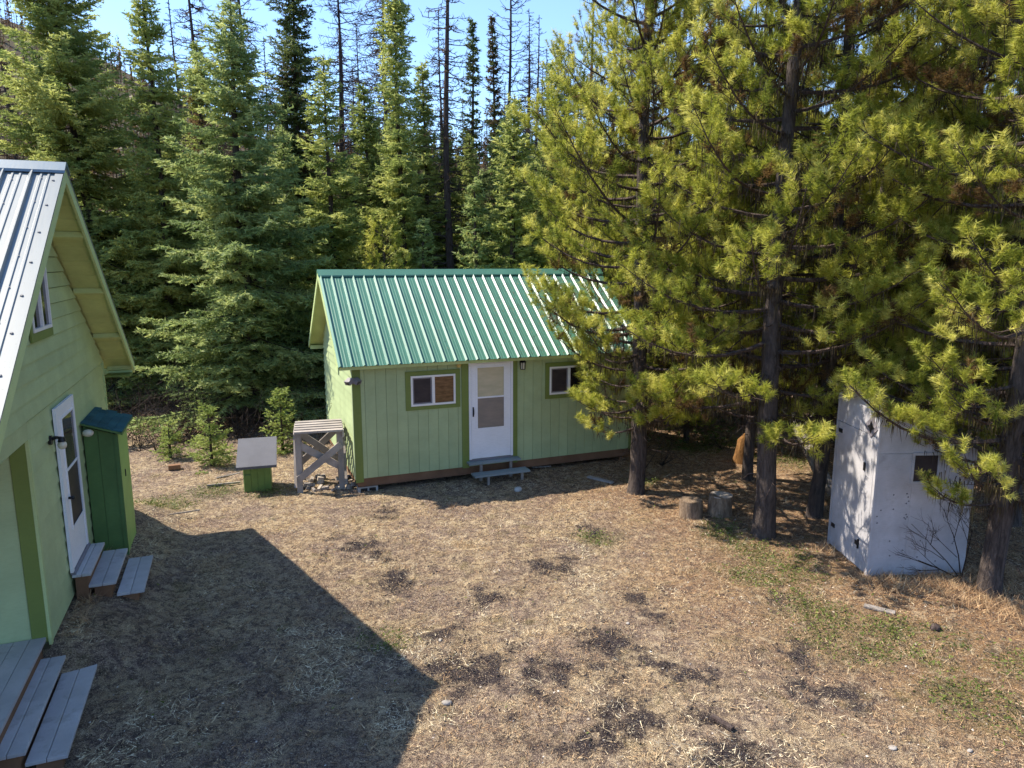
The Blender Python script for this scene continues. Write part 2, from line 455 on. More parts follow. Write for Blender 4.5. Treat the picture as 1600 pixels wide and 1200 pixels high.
def ground_material():
    t = NT('yard_soil')
    v = t.coords()
    n1 = t.noise(v, 1.1, 6, 0.65, 0.4); n2 = t.noise(v, 5.5, 6, 0.7, 0.6); n3 = t.noise(v, 34, 5, 0.75, 0.5); n4 = t.noise(v, 110, 3, 0.7)
    straw = t.mix(t.ramp(n2, [(0.35, 0), (0.65, 1)]), (0.33, 0.23, 0.145), (0.74, 0.575, 0.35))
    brown = t.mix(t.ramp(n3, [(0.35, 0), (0.65, 1)]), (0.17, 0.12, 0.10), (0.52, 0.39, 0.30))
    col = t.mix(t.ramp(n1, [(0.42, 0), (0.6, 1)]), straw, brown)
    orange = t.mix(t.ramp(n3, [(0.3, 0), (0.7, 1)]), (0.26, 0.13, 0.062), (0.55, 0.32, 0.15))
    o = t.attr('orange')
    col = t.mix(t.math('MULTIPLY', t.math('ADD', o.outputs['Fac'], t.math('MULTIPLY', t.math('SUBTRACT', n2, 0.5), 0.9), True), 0.85), col, orange)
    n5 = t.noise(v, 13, 5, 0.7, 0.8)
    col = t.mix(t.math('MULTIPLY', t.ramp(n5, [(0.43, 1), (0.52, 0)]), 0.75), col, (0.115, 0.085, 0.08))
    n6 = t.noise(v, 6.5, 6, 0.72, 0.7)
    col = t.mix(t.math('MULTIPLY', t.ramp(n6, [(0.52, 0), (0.62, 1)]), 0.6), col, (0.76, 0.60, 0.40))
    moss = t.noise(v, 1.9, 5, 0.7)
    col = t.mix(t.math('MULTIPLY', t.ramp(moss, [(0.56, 0), (0.68, 1)]), 0.45), col, (0.17, 0.15, 0.035))
    g = t.attr('green')
    col = t.mix(t.math('MULTIPLY', g.outputs['Fac'], 0.55), col, (0.10, 0.12, 0.03))
    c = t.attr('char')
    dk = t.math('ADD', t.math('MULTIPLY', c.outputs['Fac'], 1.0), t.math('MULTIPLY', t.ramp(t.noise(v, 2.6, 6, 0.75, 0.5), [(0.55, 0), (0.66, 1)]), 0.6), True)
    fine = t.math('ADD', t.math('MULTIPLY', n4, 0.9), t.math('MULTIPLY', n3, 1.1))
    dk = t.ramp(t.math('ADD', t.math('MULTIPLY', dk, 0.75), t.math('SUBTRACT', fine, 1.0)), [(0.22, 0), (0.62, 1)])
    col = t.mix(dk, col, (0.055, 0.046, 0.050))
    sp = t.ramp(n4, [(0.42, 0), (0.50, 1)])
    col = t.mix(t.math('MULTIPLY', t.math('SUBTRACT', 1.0, sp), 0.85), col, (0.055, 0.038, 0.036))
    hi = t.ramp(t.noise(v, 75, 2, 0.6), [(0.60, 0), (0.66, 1)])
    col = t.mix(t.math('MULTIPLY', hi, 0.75), col, (0.74, 0.60, 0.42))
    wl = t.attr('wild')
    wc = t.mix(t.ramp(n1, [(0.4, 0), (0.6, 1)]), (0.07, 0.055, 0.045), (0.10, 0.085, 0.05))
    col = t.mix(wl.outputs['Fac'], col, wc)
    t.base(col)
    t.set(Roughness=1.0, Specular_IOR_Level=0.05)
    h = t.math('ADD', t.math('MULTIPLY', n3, 1.0), t.math('ADD', t.math('MULTIPLY', n4, 0.4), t.math('MULTIPLY', n2, 1.5)))
    t.bump(h, 1.0, 0.05)
    return t.m
M['ground'] = ground_material()
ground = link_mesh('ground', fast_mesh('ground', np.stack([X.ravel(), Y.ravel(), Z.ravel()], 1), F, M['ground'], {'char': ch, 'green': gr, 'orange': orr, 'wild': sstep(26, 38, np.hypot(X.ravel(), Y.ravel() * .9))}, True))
tag(ground, kind='structure')
def hz_at(x, y): return float(height(np.array([x]), np.array([y]))[0])

def in_yard(x, y):
    """false under the buildings"""
    a, b = to_local(x, y, CX, CY, CYAW)
    c1 = (a > 0) & (a < 6.2) & (b > 0) & (b < 3.9)
    a, b = to_local(x, y, HX, HY, HYAW)
    c2 = (a < 0.02) & (b > -0.1) & (b < 4.7)
    c3 = (a < 0.5) & (b < 0) & (b > -3.2)
    c4 = (x > 5.1) & (x < 6.5) & (y > 9.55) & (y < 10.7)
    return ~(c1 | c2 | c3 | c4)

def tri_blades(p, d, l, w, up, rng):
    """triangles: base p, direction d (unit), length l, width w"""
    n = len(p)
    r = rng.normal(size=(n, 3)); s = np.cross(d, r); s /= np.linalg.norm(s, axis=1)[:, None] + 1e-9
    s = s * (w[:, None] / 2)
    tip = p + d * l[:, None]
    V = np.stack([p - s, p + s, tip], 1).reshape(-1, 3)
    return V, np.arange(3 * n).reshape(-1, 3)
# ------------------------------------------------------------------ cabin with the green roof
T41 = 0.7456                                     # roof slope
def cab_part(mb, name, mat, parent): return mb.build(name, mat, parent)
cabin = empty('cabin', (CX, CY, 0), CYAW)
tag(cabin, 'small light green cabin with ribbed green metal roof at the forest edge', 'cabin')
L, D = 6.23, 3.92
RZ = 4.235
def croof(b): return RZ - T41 * abs(b - D / 2)
mb = MB()
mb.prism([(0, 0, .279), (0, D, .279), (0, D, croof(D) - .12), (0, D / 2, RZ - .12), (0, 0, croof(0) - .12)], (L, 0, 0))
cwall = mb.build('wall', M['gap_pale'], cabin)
# vertical board siding on the front
nb = 30; pitch = L / nb
for i in range(nb):
    MB().box(i * pitch + .003, (i + 1) * pitch - .003, -.017, -.001, .272, croof(0) - .125).build('siding_board', M['siding'], cwall)
    MB().box(i * pitch + .003, (i + 1) * pitch - .003, D + .001, D + .017, .272, croof(0) - .125).build('siding_board', M['siding'], cwall)

# lap siding on both gable ends
def lap_boards(parent, wall_x, sgn, zs, lohi, mat, pitch, name='lap_board'):
    for z in zs:
        z1 = z + pitch - .010
        lo0, hi0 = lohi(z); lo1, hi1 = lohi(z1)
        if hi0 - lo0 < .05: continue
        lo1, hi1 = (lo1, hi1) if hi1 > lo1 else ((lo0 + hi0) / 2 - .002, (lo0 + hi0) / 2 + .002)
        p = .026 * sgn; q = .006 * sgn
        v = [(wall_x + q * .1, lo0, z), (wall_x + q * .1, hi0, z), (wall_x + q * .1, hi1, z1), (wall_x + q * .1, lo1, z1),
             (wall_x + p, lo0, z), (wall_x + p, hi0, z), (wall_x + q, hi1, z1), (wall_x + q, lo1, z1)]
        f = [(0, 1, 2, 3), (7, 6, 5, 4), (0, 4, 5, 1), (1, 5, 6, 2), (2, 6, 7, 3), (3, 7, 4, 0)]
        if sgn > 0: pass
        else: f = [tuple(reversed(q_)) for q_ in f]
        MB().add(v, f).build(name, mat, parent)
def c_lohi(z):
    m = (RZ - .13 - z) / T41
    return max(.0, D / 2 - m), min(D, D / 2 + m)
lap_boards(cwall, 0, -1, np.arange(.275, 4.0, .165), c_lohi, M['siding'], .165)
lap_boards(cwall, L, 1, np.arange(.275, 4.0, .165), c_lohi, M['siding'], .165)
# corner boards, floor timber
MB().box(0, .13, -.032, -.018, .20, 2.66).box(-.024, -.001, -.032, -.001, .2, 2.66).build('corner_trim', M['trim_green'], cabin)
MB().box(L - .12, L, -.032, -.018, .26, 2.66).build('corner_trim', M['trim_green'], cabin)
MB().box(-.035, -.021, -.03, .10, .26, 2.62).build('corner_trim', M['siding'], cabin)
MB().box(.02, L - .02, .005, .15, .10, .268).box(.02, .15, .16, D - .02, .10, .268).build('sill_timber', M['brown_timber'], cabin)
for a in (0.02,):
    bl = MB(); bl.box(a, a + .39, .02, .19, -.15, .085)
    blk = bl.build('foundation_block', M['concrete'], cabin)
    for k in (.05, .215):
        MB().box(a + k, a + k + .13, .012, .019, -.02, .06).build('block_hole', M['black'], blk)
# frieze under the eave
MB().box(.13, L - .12, -.028, -.0185, 2.50, 2.66).build('frieze_board', M['siding'], cabin)
# roof: deck, ribbed panels, ridge cap, rake boards
A0, A1 = -.31, L + .15
mb = MB()
b0, b1 = -.28, D + .28
th = .085
mb.prism([(A0 + .02, b0, croof(b0) - .02), (A0 + .02, D / 2, RZ - .02), (A0 + .02, D / 2, RZ - .02 - th), (A0 + .02, b0, croof(b0) - .02 - th)], (A1 - A0 - .04, 0, 0))
mb.prism([(A0 + .02, b1, croof(b1) - .02), (A0 + .02, b1, croof(b1) - .02 - th), (A0 + .02, D / 2, RZ - .02 - th), (A0 + .02, D / 2, RZ - .02)], (A1 - A0 - .04, 0, 0))
deck = mb.build('roof_deck', M['soffit'], cabin)
def rib_profile(w, rib_w, rib_h, n_rib, minor, mh=.004):
    """cross profile over width w: list of (x, h)"""
    p = []
    s = w / n_rib
    for i in range(n_rib):
        x = i * s
        p += [(x, 0), (x + .034, rib_h), (x + .034 + rib_w, rib_h), (x + .046 + rib_w, 0)]
        if minor:
            f0 = x + .046 + rib_w; fw = s - .046 - rib_w
            for q in minor:
                c = f0 + fw * q
                p += [(c - .018, 0), (c - .008, mh), (c + .008, mh), (c + .018, 0)]
    p.append((w, 0))
    return p
def roof_panels(parent, a0, a1, n, ridge, eave, prof, mat, name='roof_panel'):
    """ridge/eave: (b, z); panels run along a"""
    w = (a1 - a0) / n
    db, dz = eave[0] - ridge[0], eave[1] - ridge[1]
    ln = math.hypot(db, dz); nb_, nz_ = -dz / ln, db / ln
    if nz_ < 0: nb_, nz_ = -nb_, -nz_
    if (db < 0) != (nb_ < 0): nb_ = -nb_
    pr = prof(w)
    for i in range(n):
        vs, fs = [], []
        for x, h in pr:
            for (b, z) in (ridge, eave):
                vs.append((a0 + i * w + x, b + nb_ * h, z + nz_ * h))
        k = len(pr)
        for (x, h) in pr:
            for (b, z) in (ridge, eave):
                vs.append((a0 + i * w + x, b - nb_ * .004, z - nz_ * .004))
        for j in range(k - 1):
            fs.append((2 * j, 2 * j + 1, 2 * j + 3, 2 * j + 2))
            o = 2 * k
            fs.append((o + 2 * j + 2, o + 2 * j + 3, o + 2 * j + 1, o + 2 * j))
            fs.append((2 * j + 1, o + 2 * j + 1, o + 2 * j + 3, 2 * j + 3))
        if db > 0: fs = [tuple(reversed(q)) for q in fs]
        MB().add(vs, fs).build(name, mat, parent)
cprof = lambda w: rib_profile(w, .008, .036, 3, (.33, .66), .003)
roof_panels(deck, A0, A1, 10, (D / 2 - .015, RZ - .010), (-.33, croof(-.33)), cprof, M['roof_green'])
roof_panels(deck, A0, A1, 10, (D / 2 + .015, RZ - .010), (D + .33, croof(D + .33)), cprof, M['roof_green'])
mb = MB()
rc = [(-.17, RZ - .17 * T41 + .028), (-.155, RZ - .155 * T41 + .045), (-.02, RZ + .048), (.02, RZ + .048), (.155, RZ - .155 * T41 + .045), (.17, RZ - .17 * T41 + .028), (0, RZ + .01)]
mb.prism([(A0 - .02, D / 2 + y, z) for y, z in rc], (A1 - A0 + .04, 0, 0))
mb.build('ridge_cap', M['roof_green'], cabin)
for a in (A0 - .012, A1 - .012):
    for s in (-1, 1):
        e = D / 2 + s * (D / 2 + .31)
        MB().prism([(a, D / 2, RZ - .012), (a, e, croof(e) - .012), (a, e, croof(e) - .15), (a, D / 2, RZ - .15)], (.024, 0, 0)).build('rake_board', M['rake'], cabin)
MB().box(A0 + .02, 0, D + .2, D + .3, croof(D + .28) - .2, croof(D + .28) - .112).build('eave_return', M['rake'], cabin)

def window(parent, a0, a1, z0, z1, fz, rot=None, left='screen', right='glass'):
    """slider set on a wall facing -y; fz = (frame a0, a1, z0, z1)"""
    w = MB()
    f0, f1, g0, g1 = fz
    w.box(a0, a1, -.038, -.018, g1, z1).box(a0, a1, -.038, -.018, z0, g0).box(a0, f0, -.038, -.018, g0, g1).box(f1, a1, -.038, -.018, g0, g1)
    W = w.build('window', M['trim_green'], parent)
    t = .038
    fr = MB().box(f0, f1, -.05, -.012, g1 - t, g1).box(f0, f1, -.05, -.012, g0, g0 + t).box(f0, f0 + t, -.05, -.012, g0 + t, g1 - t).box(f1 - t, f1, -.05, -.012, g0 + t, g1 - t)
    m = (f0 + f1) / 2
    fr.box(m - .028, m + .028, -.052, -.012, g0 + t, g1 - t)
    fr.build('frame', M['vinyl'], W)
    MB().box(f0 + t, m - .028, -.024, -.0175, g0 + t, g1 - t).build('pane', M[left], W)
    MB().box(m + .028, f1 - t, -.026, -.0175, g0 + t, g1 - t).build('pane', M[right], W)
    if left == 'screen':
        s = .022
        x0, x1, y0, y1 = f0 + t + .004, m - .032, g0 + t + .004, g1 - t - .004
        MB().box(x0, x1, -.036, -.026, y1 - s, y1).box(x0, x1, -.036, -.026, y0, y0 + s).box(x0, x0 + s, -.036, -.026, y0 + s, y1 - s).box(x1 - s, x1, -.036, -.026, y0 + s, y1 - s).build('sash', M['grey_metal'], W)
    return W
window(cabin, 1.0, 2.12, 1.55, 2.325, (1.105, 2.02, 1.63, 2.235), left='screen', right='glass_brown')
window(cabin, 4.017, 5.114, 1.566, 2.34, (4.112, 5.03, 1.652, 2.25), left='screen', right='glass')
# door
MB().box(2.155, 2.30, -.036, -.018, .25, 2.5).box(3.275, 3.375, -.036, -.018, .25, 2.5).build('door_trim', M['trim_green'], cabin)
def storm_door(parent, x0, x1, z0, z1, gl, mats, handle_x, wide=.045, knob=False):
    d = MB()
    d.box(x0, x1, -.05, -.018, z1 - .07, z1).box(x0, x0 + wide, -.05, -.018, z0, z1 - .07).box(x1 - wide, x1, -.05, -.018, z0, z1 - .07)
    dr = d.build('door', M['white'], parent)
    g0, g1, h0, hm, h1 = gl
    l = MB()
    xa, xb = x0 + wide + .006, x1 - wide - .006
    l.box(xa, xb, -.042, -.02, z0 + .01, h0).box(xa, xb, -.042, -.02, h1, z1 - .076).box(xa, g0, -.042, -.02, h0, h1).box(g1, xb, -.042, -.02, h0, h1)
    l.box(g0, g1, -.040, -.02, hm - .016, hm + .016)
    lf = l.build('leaf', M['white'], dr)
    e = .024
    b_ = MB()
    for (p, q) in ((h0, h0 + e), (h1 - e, h1)): b_.box(g0 - .02, g1 + .02, -.050, -.0425, p, q)
    b_.box(g0 - .02, g0 + e, -.050, -.0425, h0 + e, h1 - e).box(g1 - e, g1 + .02, -.050, -.0425, h0 + e, h1 - e)
    b_.build('glazing_bead', M['white'], dr)
    MB().box(g0, g1, -.034, -.022, hm + .016, h1).build('pane', M[mats[0]], dr)
    MB().box(g0, g1, -.032, -.022, h0, hm - .016).build('pane', M[mats[1]], dr)
    hd = MB()
    if knob: hd.tube([(handle_x, -.042, z0 + .88), (handle_x, -.075, z0 + .88)], .016, 8).ball((handle_x, -.088, z0 + .88), .026, 10, 7)
    else: hd.box(handle_x - .014, handle_x + .014, -.058, -.042, z0 + .90, z0 + 1.10).tube([(handle_x, -.06, z0 + .92), (handle_x, -.085, z0 + .96), (handle_x, -.085, z0 + 1.04), (handle_x, -.06, z0 + 1.08)], .010, 6)
    hd.build('handle', M['black'], dr)
    MB().box(x0 + .01, x1 - .01, -.07, -.018, z0 - .03, z0 - .002).build('threshold', M['grey_metal'], dr)
    return dr
storm_door(cabin, 2.303, 3.268, .42, 2.485, (2.465, 3.09, 1.045, 1.705, 2.345), ('curtain_light', 'curtain_dark'), 2.392)
# lamps fixed to the cabin
lm = MB().box(-.045, .03, -.06, -.033, 2.16, 2.24)
fl = lm.build('floodlight', M['grey_metal'], cabin)
for (dx, dy) in ((-.13, -.10), (.09, -.13)):
    m_ = MB()
    m_.tube([(-.01 + dx * .2, -.06, 2.20), (-.01 + dx * .6, -.09, 2.215)], .016, 6)
    m_.beam((-.01 + dx * .30, -.08, 2.25), (-.01 + dx * 1.0, -.09 + dy * .6, 2.19), .12, .085, (0, 0, 1))
    hd = m_.build('lamp_head', M['grey_metal'], fl)
    MB().beam((-.01 + dx * .985, -.09 + dy * .59, 2.191), (-.01 + dx * 1.04, -.09 + dy * .62, 2.186), .10, .065).build('lens', M['black'], hd)
m_ = MB(); m_.ball((2.08, -.10, 2.42), .052, 10, 7, (1, 1, 1.15)).box(2.05, 2.11, -.10, -.0285, 2.47, 2.50)
m_.build('eave_lamp', M['lamp_amber'], cabin)
sc = MB().box(3.43, 3.49, -.03, -.018, 2.33, 2.47)
sc.tube([(3.46, -.03, 2.44), (3.46, -.08, 2.49), (3.46, -.12, 2.45)], .012, 6)
sc.tube([(3.46, -.12, 2.47), (3.46, -.12, 2.40)], [.02, .075], 8)
sc.tube([(3.46, -.12, 2.245), (3.46, -.12, 2.26)], [.05, .055], 6)
for k in range(6):
    t = k * math.pi / 3
    sc.beam((3.46 + .058 * math.cos(t), -.12 + .058 * math.sin(t), 2.40), (3.46 + .05 * math.cos(t), -.12 + .05 * math.sin(t), 2.25), .01, .01, (1, 0, 0))
sw = sc.build('wall_lantern', M['black'], cabin)
MB().tube([(3.46, -.12, 2.39), (3.46, -.12, 2.26)], [.048, .042], 8).build('lantern_glass', M['lamp_globe'], sw)
# front step
st = empty('door_step', from_local(2.84, -.25, CX, CY, CYAW) + (0,), CYAW)
tag(st, 'two-tread blue grey wooden step under the white door of the cabin', 'steps')
MB().box(-.60, .54, .03, .245, .345, .385).build('tread', M['step'], st)
MB().box(-.58, .62, -.27, -.01, .165, .205).build('tread', M['step'], st)
for x in (-.36, .30): MB().box(x, x + .055, .06, .11, -.05, .345).build('leg', M['weathered'], st)
for x in (-.30, .44): MB().box(x, x + .05, -.22, -.17, -.05, .165).build('leg', M['weathered'], st)

# ------------------------------------------------------------------ house on the left
house = empty('house', (HX, HY, 0), HYAW)
tag(house, 'light green gabled house with pale metal roof and recessed porch', 'house')
GS, AP, APZ = .6585, .99, 5.47
def hroof(b): return APZ - GS * abs(b - AP)
EB, NB = 5.09, 2 * AP - 5.09
HA = -8.2
OV = .42
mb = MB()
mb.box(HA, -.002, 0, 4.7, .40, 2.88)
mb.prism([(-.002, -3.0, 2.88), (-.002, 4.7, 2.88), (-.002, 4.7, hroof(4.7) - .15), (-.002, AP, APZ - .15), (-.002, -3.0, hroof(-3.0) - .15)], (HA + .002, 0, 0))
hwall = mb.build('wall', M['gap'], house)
def h_lohi(z):
    m = (APZ - .16 - z) / GS
    return max(-3.0, AP - m), min(4.7, AP + m)
P_ = .185
lap_boards(hwall, 0, 1, np.arange(.415, 2.80, P_)[:13], lambda z: (.03, 4.68), M['siding_house'], P_)
lap_boards(hwall, .014, 1, np.arange(2.84, 5.2, P_), h_lohi, M['siding_house'], P_)
MB().box(-.07, .03, -3.0, 0.0, 2.655, 2.835).build('belt_board', M['siding_house'], house)
MB().box(-8, -.02, 4.702, 4.72, .4, 2.85).build('back_wall_cladding', M['siding_house'], house)
# porch wall facing the camera: vertical panels
x = -.145
while x > -7.5:
    MB().box(x - .395, x - .006, -.016, -.001, .44, 2.66).build('wall_panel', M['siding'], hwall); x -= .40
MB().box(-.145, .0, -.03, -.0, .44, 2.66).build('corner_trim', M['trim_green'], house)
MB().box(.001, .032, -.03, .028, .40, 2.655).build('corner_trim', M['rake'], house)
MB().box(.002, .034, 4.68, 4.73, .40, 2.84).build('corner_trim', M['rake'], house)
MB().box(-.06, -.004, .01, 4.68, -.1, .40).build('skirting', M['skirt'], house)
MB().box(HA, -.075, -3.0, -.02, 2.66, 2.70).build('porch_ceiling', M['siding'], house)
for a in (-.13, -3.2, -6.2):
    MB().box(a, a + .12, -2.98, -2.86, .48, 2.655).build('porch_post', M['trim_green'], house)
MB().box(HA, -.08, -3.0, -2.88, 2.70, 2.86).build('porch_beam', M['trim_green'], house)
# porch deck planks run along the gable direction
for i in range(20):
    a1 = -.02 - i * .146
    MB().box(a1 - .14, a1, -3.0, -.032, .455, .495).build('deck_plank', M['deck'], house)
MB().box(-2.9, -.05, -2.95, -2.88, -.1, .45).box(-.12, -.05, -2.9, -.1, .25, .45).build('deck_frame', M['brown_timber'], house)
# roof
mb = MB()
for e in (NB, EB):
    q = [(HA, AP, APZ - .02), (HA, e, hroof(e) - .02), (HA, e, hroof(e) - .09), (HA, AP, APZ - .09)]
    mb.prism(q if e < AP else q[::-1], (OV - .02 - HA, 0, 0))
hdeck = mb.build('roof_deck', M['soffit'], house)
hprof = lambda w: rib_profile(w, .010, .034, 4, (.33, .67), .010)
roof_panels(hdeck, OV - .05 - 8 * 1.04, OV - .05, 8, (AP - .015, APZ - .010), (NB - .04, hroof(NB - .04)), hprof, M['roof_pale'])
roof_panels(hdeck, OV - .05 - 8 * 1.04, OV - .05, 8, (AP + .015, APZ - .010), (EB + .04, hroof(EB + .04)), hprof, M['roof_pale'])
MB().prism([(OV + .03, AP + y, z) for y, z in ((-.16, APZ - .16 * GS + .025), (-.145, APZ - .145 * GS + .045), (-.02, APZ + .05), (.02, APZ + .05), (.145, APZ - .145 * GS + .045), (.16, APZ - .16 * GS + .025), (0, APZ + .01))], (-8.5, 0, 0)).build('ridge_cap', M['ridge_blue'], house)
# metal rake trim on top of the edge and painted rake boards below
for e in (NB - .04, EB + .04):
    s = -1 if e < AP else 1
    q = [(OV - .06, AP, APZ + .016), (OV - .06, e, hroof(e) + .016), (OV - .06, e, hroof(e) - .006), (OV - .06, AP, APZ - .006)]
    MB().prism(q if s < 0 else q[::-1], (.075, 0, 0)).build('rake_flashing', M['roof_pale'], house)
    q = [(OV - .018, AP, APZ - .008), (OV - .018, e, hroof(e) - .008), (OV - .018, e, hroof(e) - .165), (OV - .018, AP, APZ - .165)]
    MB().prism(q if s < 0 else q[::-1], (.028, 0, 0)).build('rake_board', M['rake'], house)
# soffit boards and lookouts below the overhang
def slope_box(a0, a1, bA, bB, drop0, drop1, name, mat, parent):
    q = [(a0, bA, hroof(bA) - drop0), (a0, bB, hroof(bB) - drop0), (a0, bB, hroof(bB) - drop1), (a0, bA, hroof(bA) - drop1)]
    if bB < bA: q = q[::-1]
    MB().prism(q, (a1 - a0, 0, 0)).build(name, mat, parent)
looks = [AP + .85, AP + 1.95, AP + 3.05, AP + 4.02]
for s in (1, -1):
    bs = [0.02] + [l - AP for l in looks]
    for i, l in enumerate(looks):
        d = (l - AP) * s
        slope_box(.036, OV - .02, AP + d, AP + d + .045 * s, .105, .17, 'lookout', M['soffit'], hdeck)
        n_b = 4
        for k in range(n_b):
            p0 = bs[i] + (bs[i + 1] - bs[i]) * k / n_b + (.05 if k == 0 and i else .004); p1 = bs[i] + (bs[i + 1] - bs[i]) * (k + 1) / n_b - .006
            slope_box(.036, OV - .02, AP + p0 * s, AP + p1 * s, .092, .104, 'soffit_board', M['soffit'], hdeck)
MB().box(-8, OV - .02, EB - .05, EB - .02, hroof(EB) - .20, hroof(EB) - .095).build('eave_board', M['rake'], house)
MB().box(.036, OV - .02, 4.72, EB - .052, hroof(EB) - .20, hroof(EB) - .17).build('eave_return', M['trim_green'], house)
MB().box(-8, OV - .02, NB + .02, NB + .05, hroof(NB) - .20, hroof(NB) - .095).build('eave_board', M['rake'], house)
# roofing screws
sm = MB().tube([(0, 0, -.002), (0, 0, .009)], [.016, .011], 6).mesh('roof_screw', M['screw'])
slope_rot = math.atan(GS)
w_r = 1.04 / 4
for i in range(1, 9):
    aa = OV - .05 - w_r * i
    for k in range(9):
        d = .28 + .5 * k + (.0 if i % 2 else .05)
        for off in (.13,):
            b = AP - d * math.cos(slope_rot)
            if b < NB: continue
            o = link_mesh('roof_screw', sm, house, (aa + off, b, hroof(b) + .0005))
            o.rotation_euler = (slope_rot, 0, 0)
for k in range(8):
    d = .35 + .52 * k; b = AP - d * math.cos(slope_rot)
    o = link_mesh('roof_screw', sm, house, (OV - .06, b, hroof(b) + .0165)); o.rotation_euler = (slope_rot, 0, 0)

cab_rot = math.atan(T41)
for i in range(30):
    for k in range(5):
        b = D / 2 - (.25 + .44 * k) + (.03 if i % 2 else 0)
        o = link_mesh('roof_screw', sm, deck, (A0 + (i + .62) * (A1 - A0) / 30, b, croof(b) - .009)); o.rotation_euler = (cab_rot, 0, 0); o.scale = (.7, .7, .7)
# things on the gable wall are built in a frame turned so that -y is the wall's outward normal
gable = bpy.data.objects.new('gable_fittings', None)
def on_gable(o):
    """turn a part built facing -y, x along the wall, so that it sits on the gable wall (x -> b, -y -> +a)"""
    o.rotation_euler = (0, 0, math.pi / 2)
    return o
bpy.data.objects.remove(gable)
W_ = window(house, .44, 1.41, 3.59, 4.52, (.52, 1.345, 3.69, 4.44), left='glass', right='glass'); on_gable(W_)
W_.location = (.025, 0, 0)
dr = storm_door(house, 1.075, 2.095, .735, 2.755, (1.335, 2.03, 1.20, 1.925, 2.60), ('glass_hall', 'screen'), 1.28, .075, True); on_gable(dr)
dr.location = (.012, 0, 0)
# bracket lamp beside the door
bl = MB().tube([(.016, .86, 2.44), (.045, .86, 2.44)], .055, 10)
bl.tube([(.045, .86, 2.45), (.09, .86, 2.465), (.14, .86, 2.455)], .020, 6).tube([(.14, .86, 2.465), (.14, .86, 2.415)], [.03, .045], 8)
br = bl.build('bracket_lamp', M['black'], house)
MB().ball((.14, .86, 2.375), .048, 12, 8, (1, 1, 1.1)).build('globe', M['lamp_globe'], br)

# closet beside the door
closet = empty('closet', from_local(.0, 2.6, HX, HY, HYAW) + (0,), HYAW)
tag(closet, 'narrow dark green closet with teal shingled roof standing against the gabled house', 'shed')
mb = MB(); mb.prism([(.035, .012, .05), (.42, .012, .05), (.42, .012, 2.07), (.035, .012, 2.21)], (0, .95, 0))
cw = mb.build('wall', M['dark_green'], closet)
for (a, b) in ((.036, .205), (.212, .395)):
    zt = lambda q: 2.215 - (q - .035) * .36
    MB().prism([(a, 0, .06), (b, 0, .06), (b, 0, zt(b)), (a, 0, zt(a))], (0, .0115, 0)).build('wall_board', M['dark_green'], cw)
MB().box(.397, .45, -.012, .012, .05, 2.08).build('corner_trim', M['dark_green'], cw)
MB().box(.421, .437, .02, .93, .06, 2.05).build('side_door', M['lime'], cw)
MB().box(.438, .449, .40, .43, 1.35, 1.45).build('latch', M['black'], cw)
for k in range(5):     # shingle courses from the eave up to the wall
    a_lo = .52 - k * .10; 
    for j in range(5):
        b_ = -.10 + j * .235 - (.10 if k % 2 else 0)
        b_lo, b_hi = max(b_, -.10), min(b_ + .228, 1.06)
        if b_hi - b_lo < .03: continue
        z_lo = 2.115 + (.52 - a_lo) * .36 + .012
        a_hi = max(a_lo - .135, .033); z_hi = 2.115 + (.52 - a_hi) * .36
        MB().prism([(a_lo, b_lo, z_lo), (a_hi, b_lo, z_hi), (a_hi, b_lo, z_hi - .012), (a_lo, b_lo, z_lo - .012)], (0, b_hi - b_lo, 0)).build('shingle', M['teal_shingle'], closet)
MB().prism([(.52, -.10, 2.105), (.033, -.10, 2.28), (.033, -.10, 2.255), (.52, -.10, 2.075)], (0, 1.16, 0)).build('roof', M['dark_green'], closet)
gl = MB().tube([(.10, .0, 2.13), (.10, -.03, 2.13)], .04, 8).ball((.105, -.07, 2.135), .068, 14, 9, (1.05, .8, .8)).build('globe_lamp', M['lamp_globe'], closet)

# steps by the door
def stair(name, label, loc, rz, treads, blocks):
    s = empty(name, loc, rz); tag(s, label, 'steps')
    for (a0, a1, b0, b1, z) in treads:
        m_ = (a0 + a1) / 2
        for p, q in ((a0, m_ - .003), (m_ + .003, a1)):
            bevel(MB().box(p, q, b0, b1, z - .035, z).build('tread_board', M['deck'], s), .004)
    for bx in blocks: MB().box(*bx).build('riser', M['brown_timber'], s)
    return s
stair('door_stairs', 'three grey plank steps leading up to the white door of the left house', (HX, HY, 0), HYAW,
      [(.04, .24, 1.08, 2.12, .70), (.185, .485, 1.15, 2.28, .515), (.47, .78, 1.21, 2.37, .325)],
      [(.06, .19, 1.13, 2.08, .30, .66), (.24, .42, 1.20, 2.23, .20, .475), (.52, .70, 1.28, 2.30, .05, .285)])
stair('porch_stairs', 'two wide grey plank steps beside the porch deck at the near corner of the house', (HX, HY, 0), HYAW,
      [(-.10, .175, -1.80, -.18, .33), (.135, .455, -1.715, -.09, .165)],
      [(-.10, .10, -1.75, -.22, .0, .29), (.20, .40, -1.66, -.14, -.08, .125)])

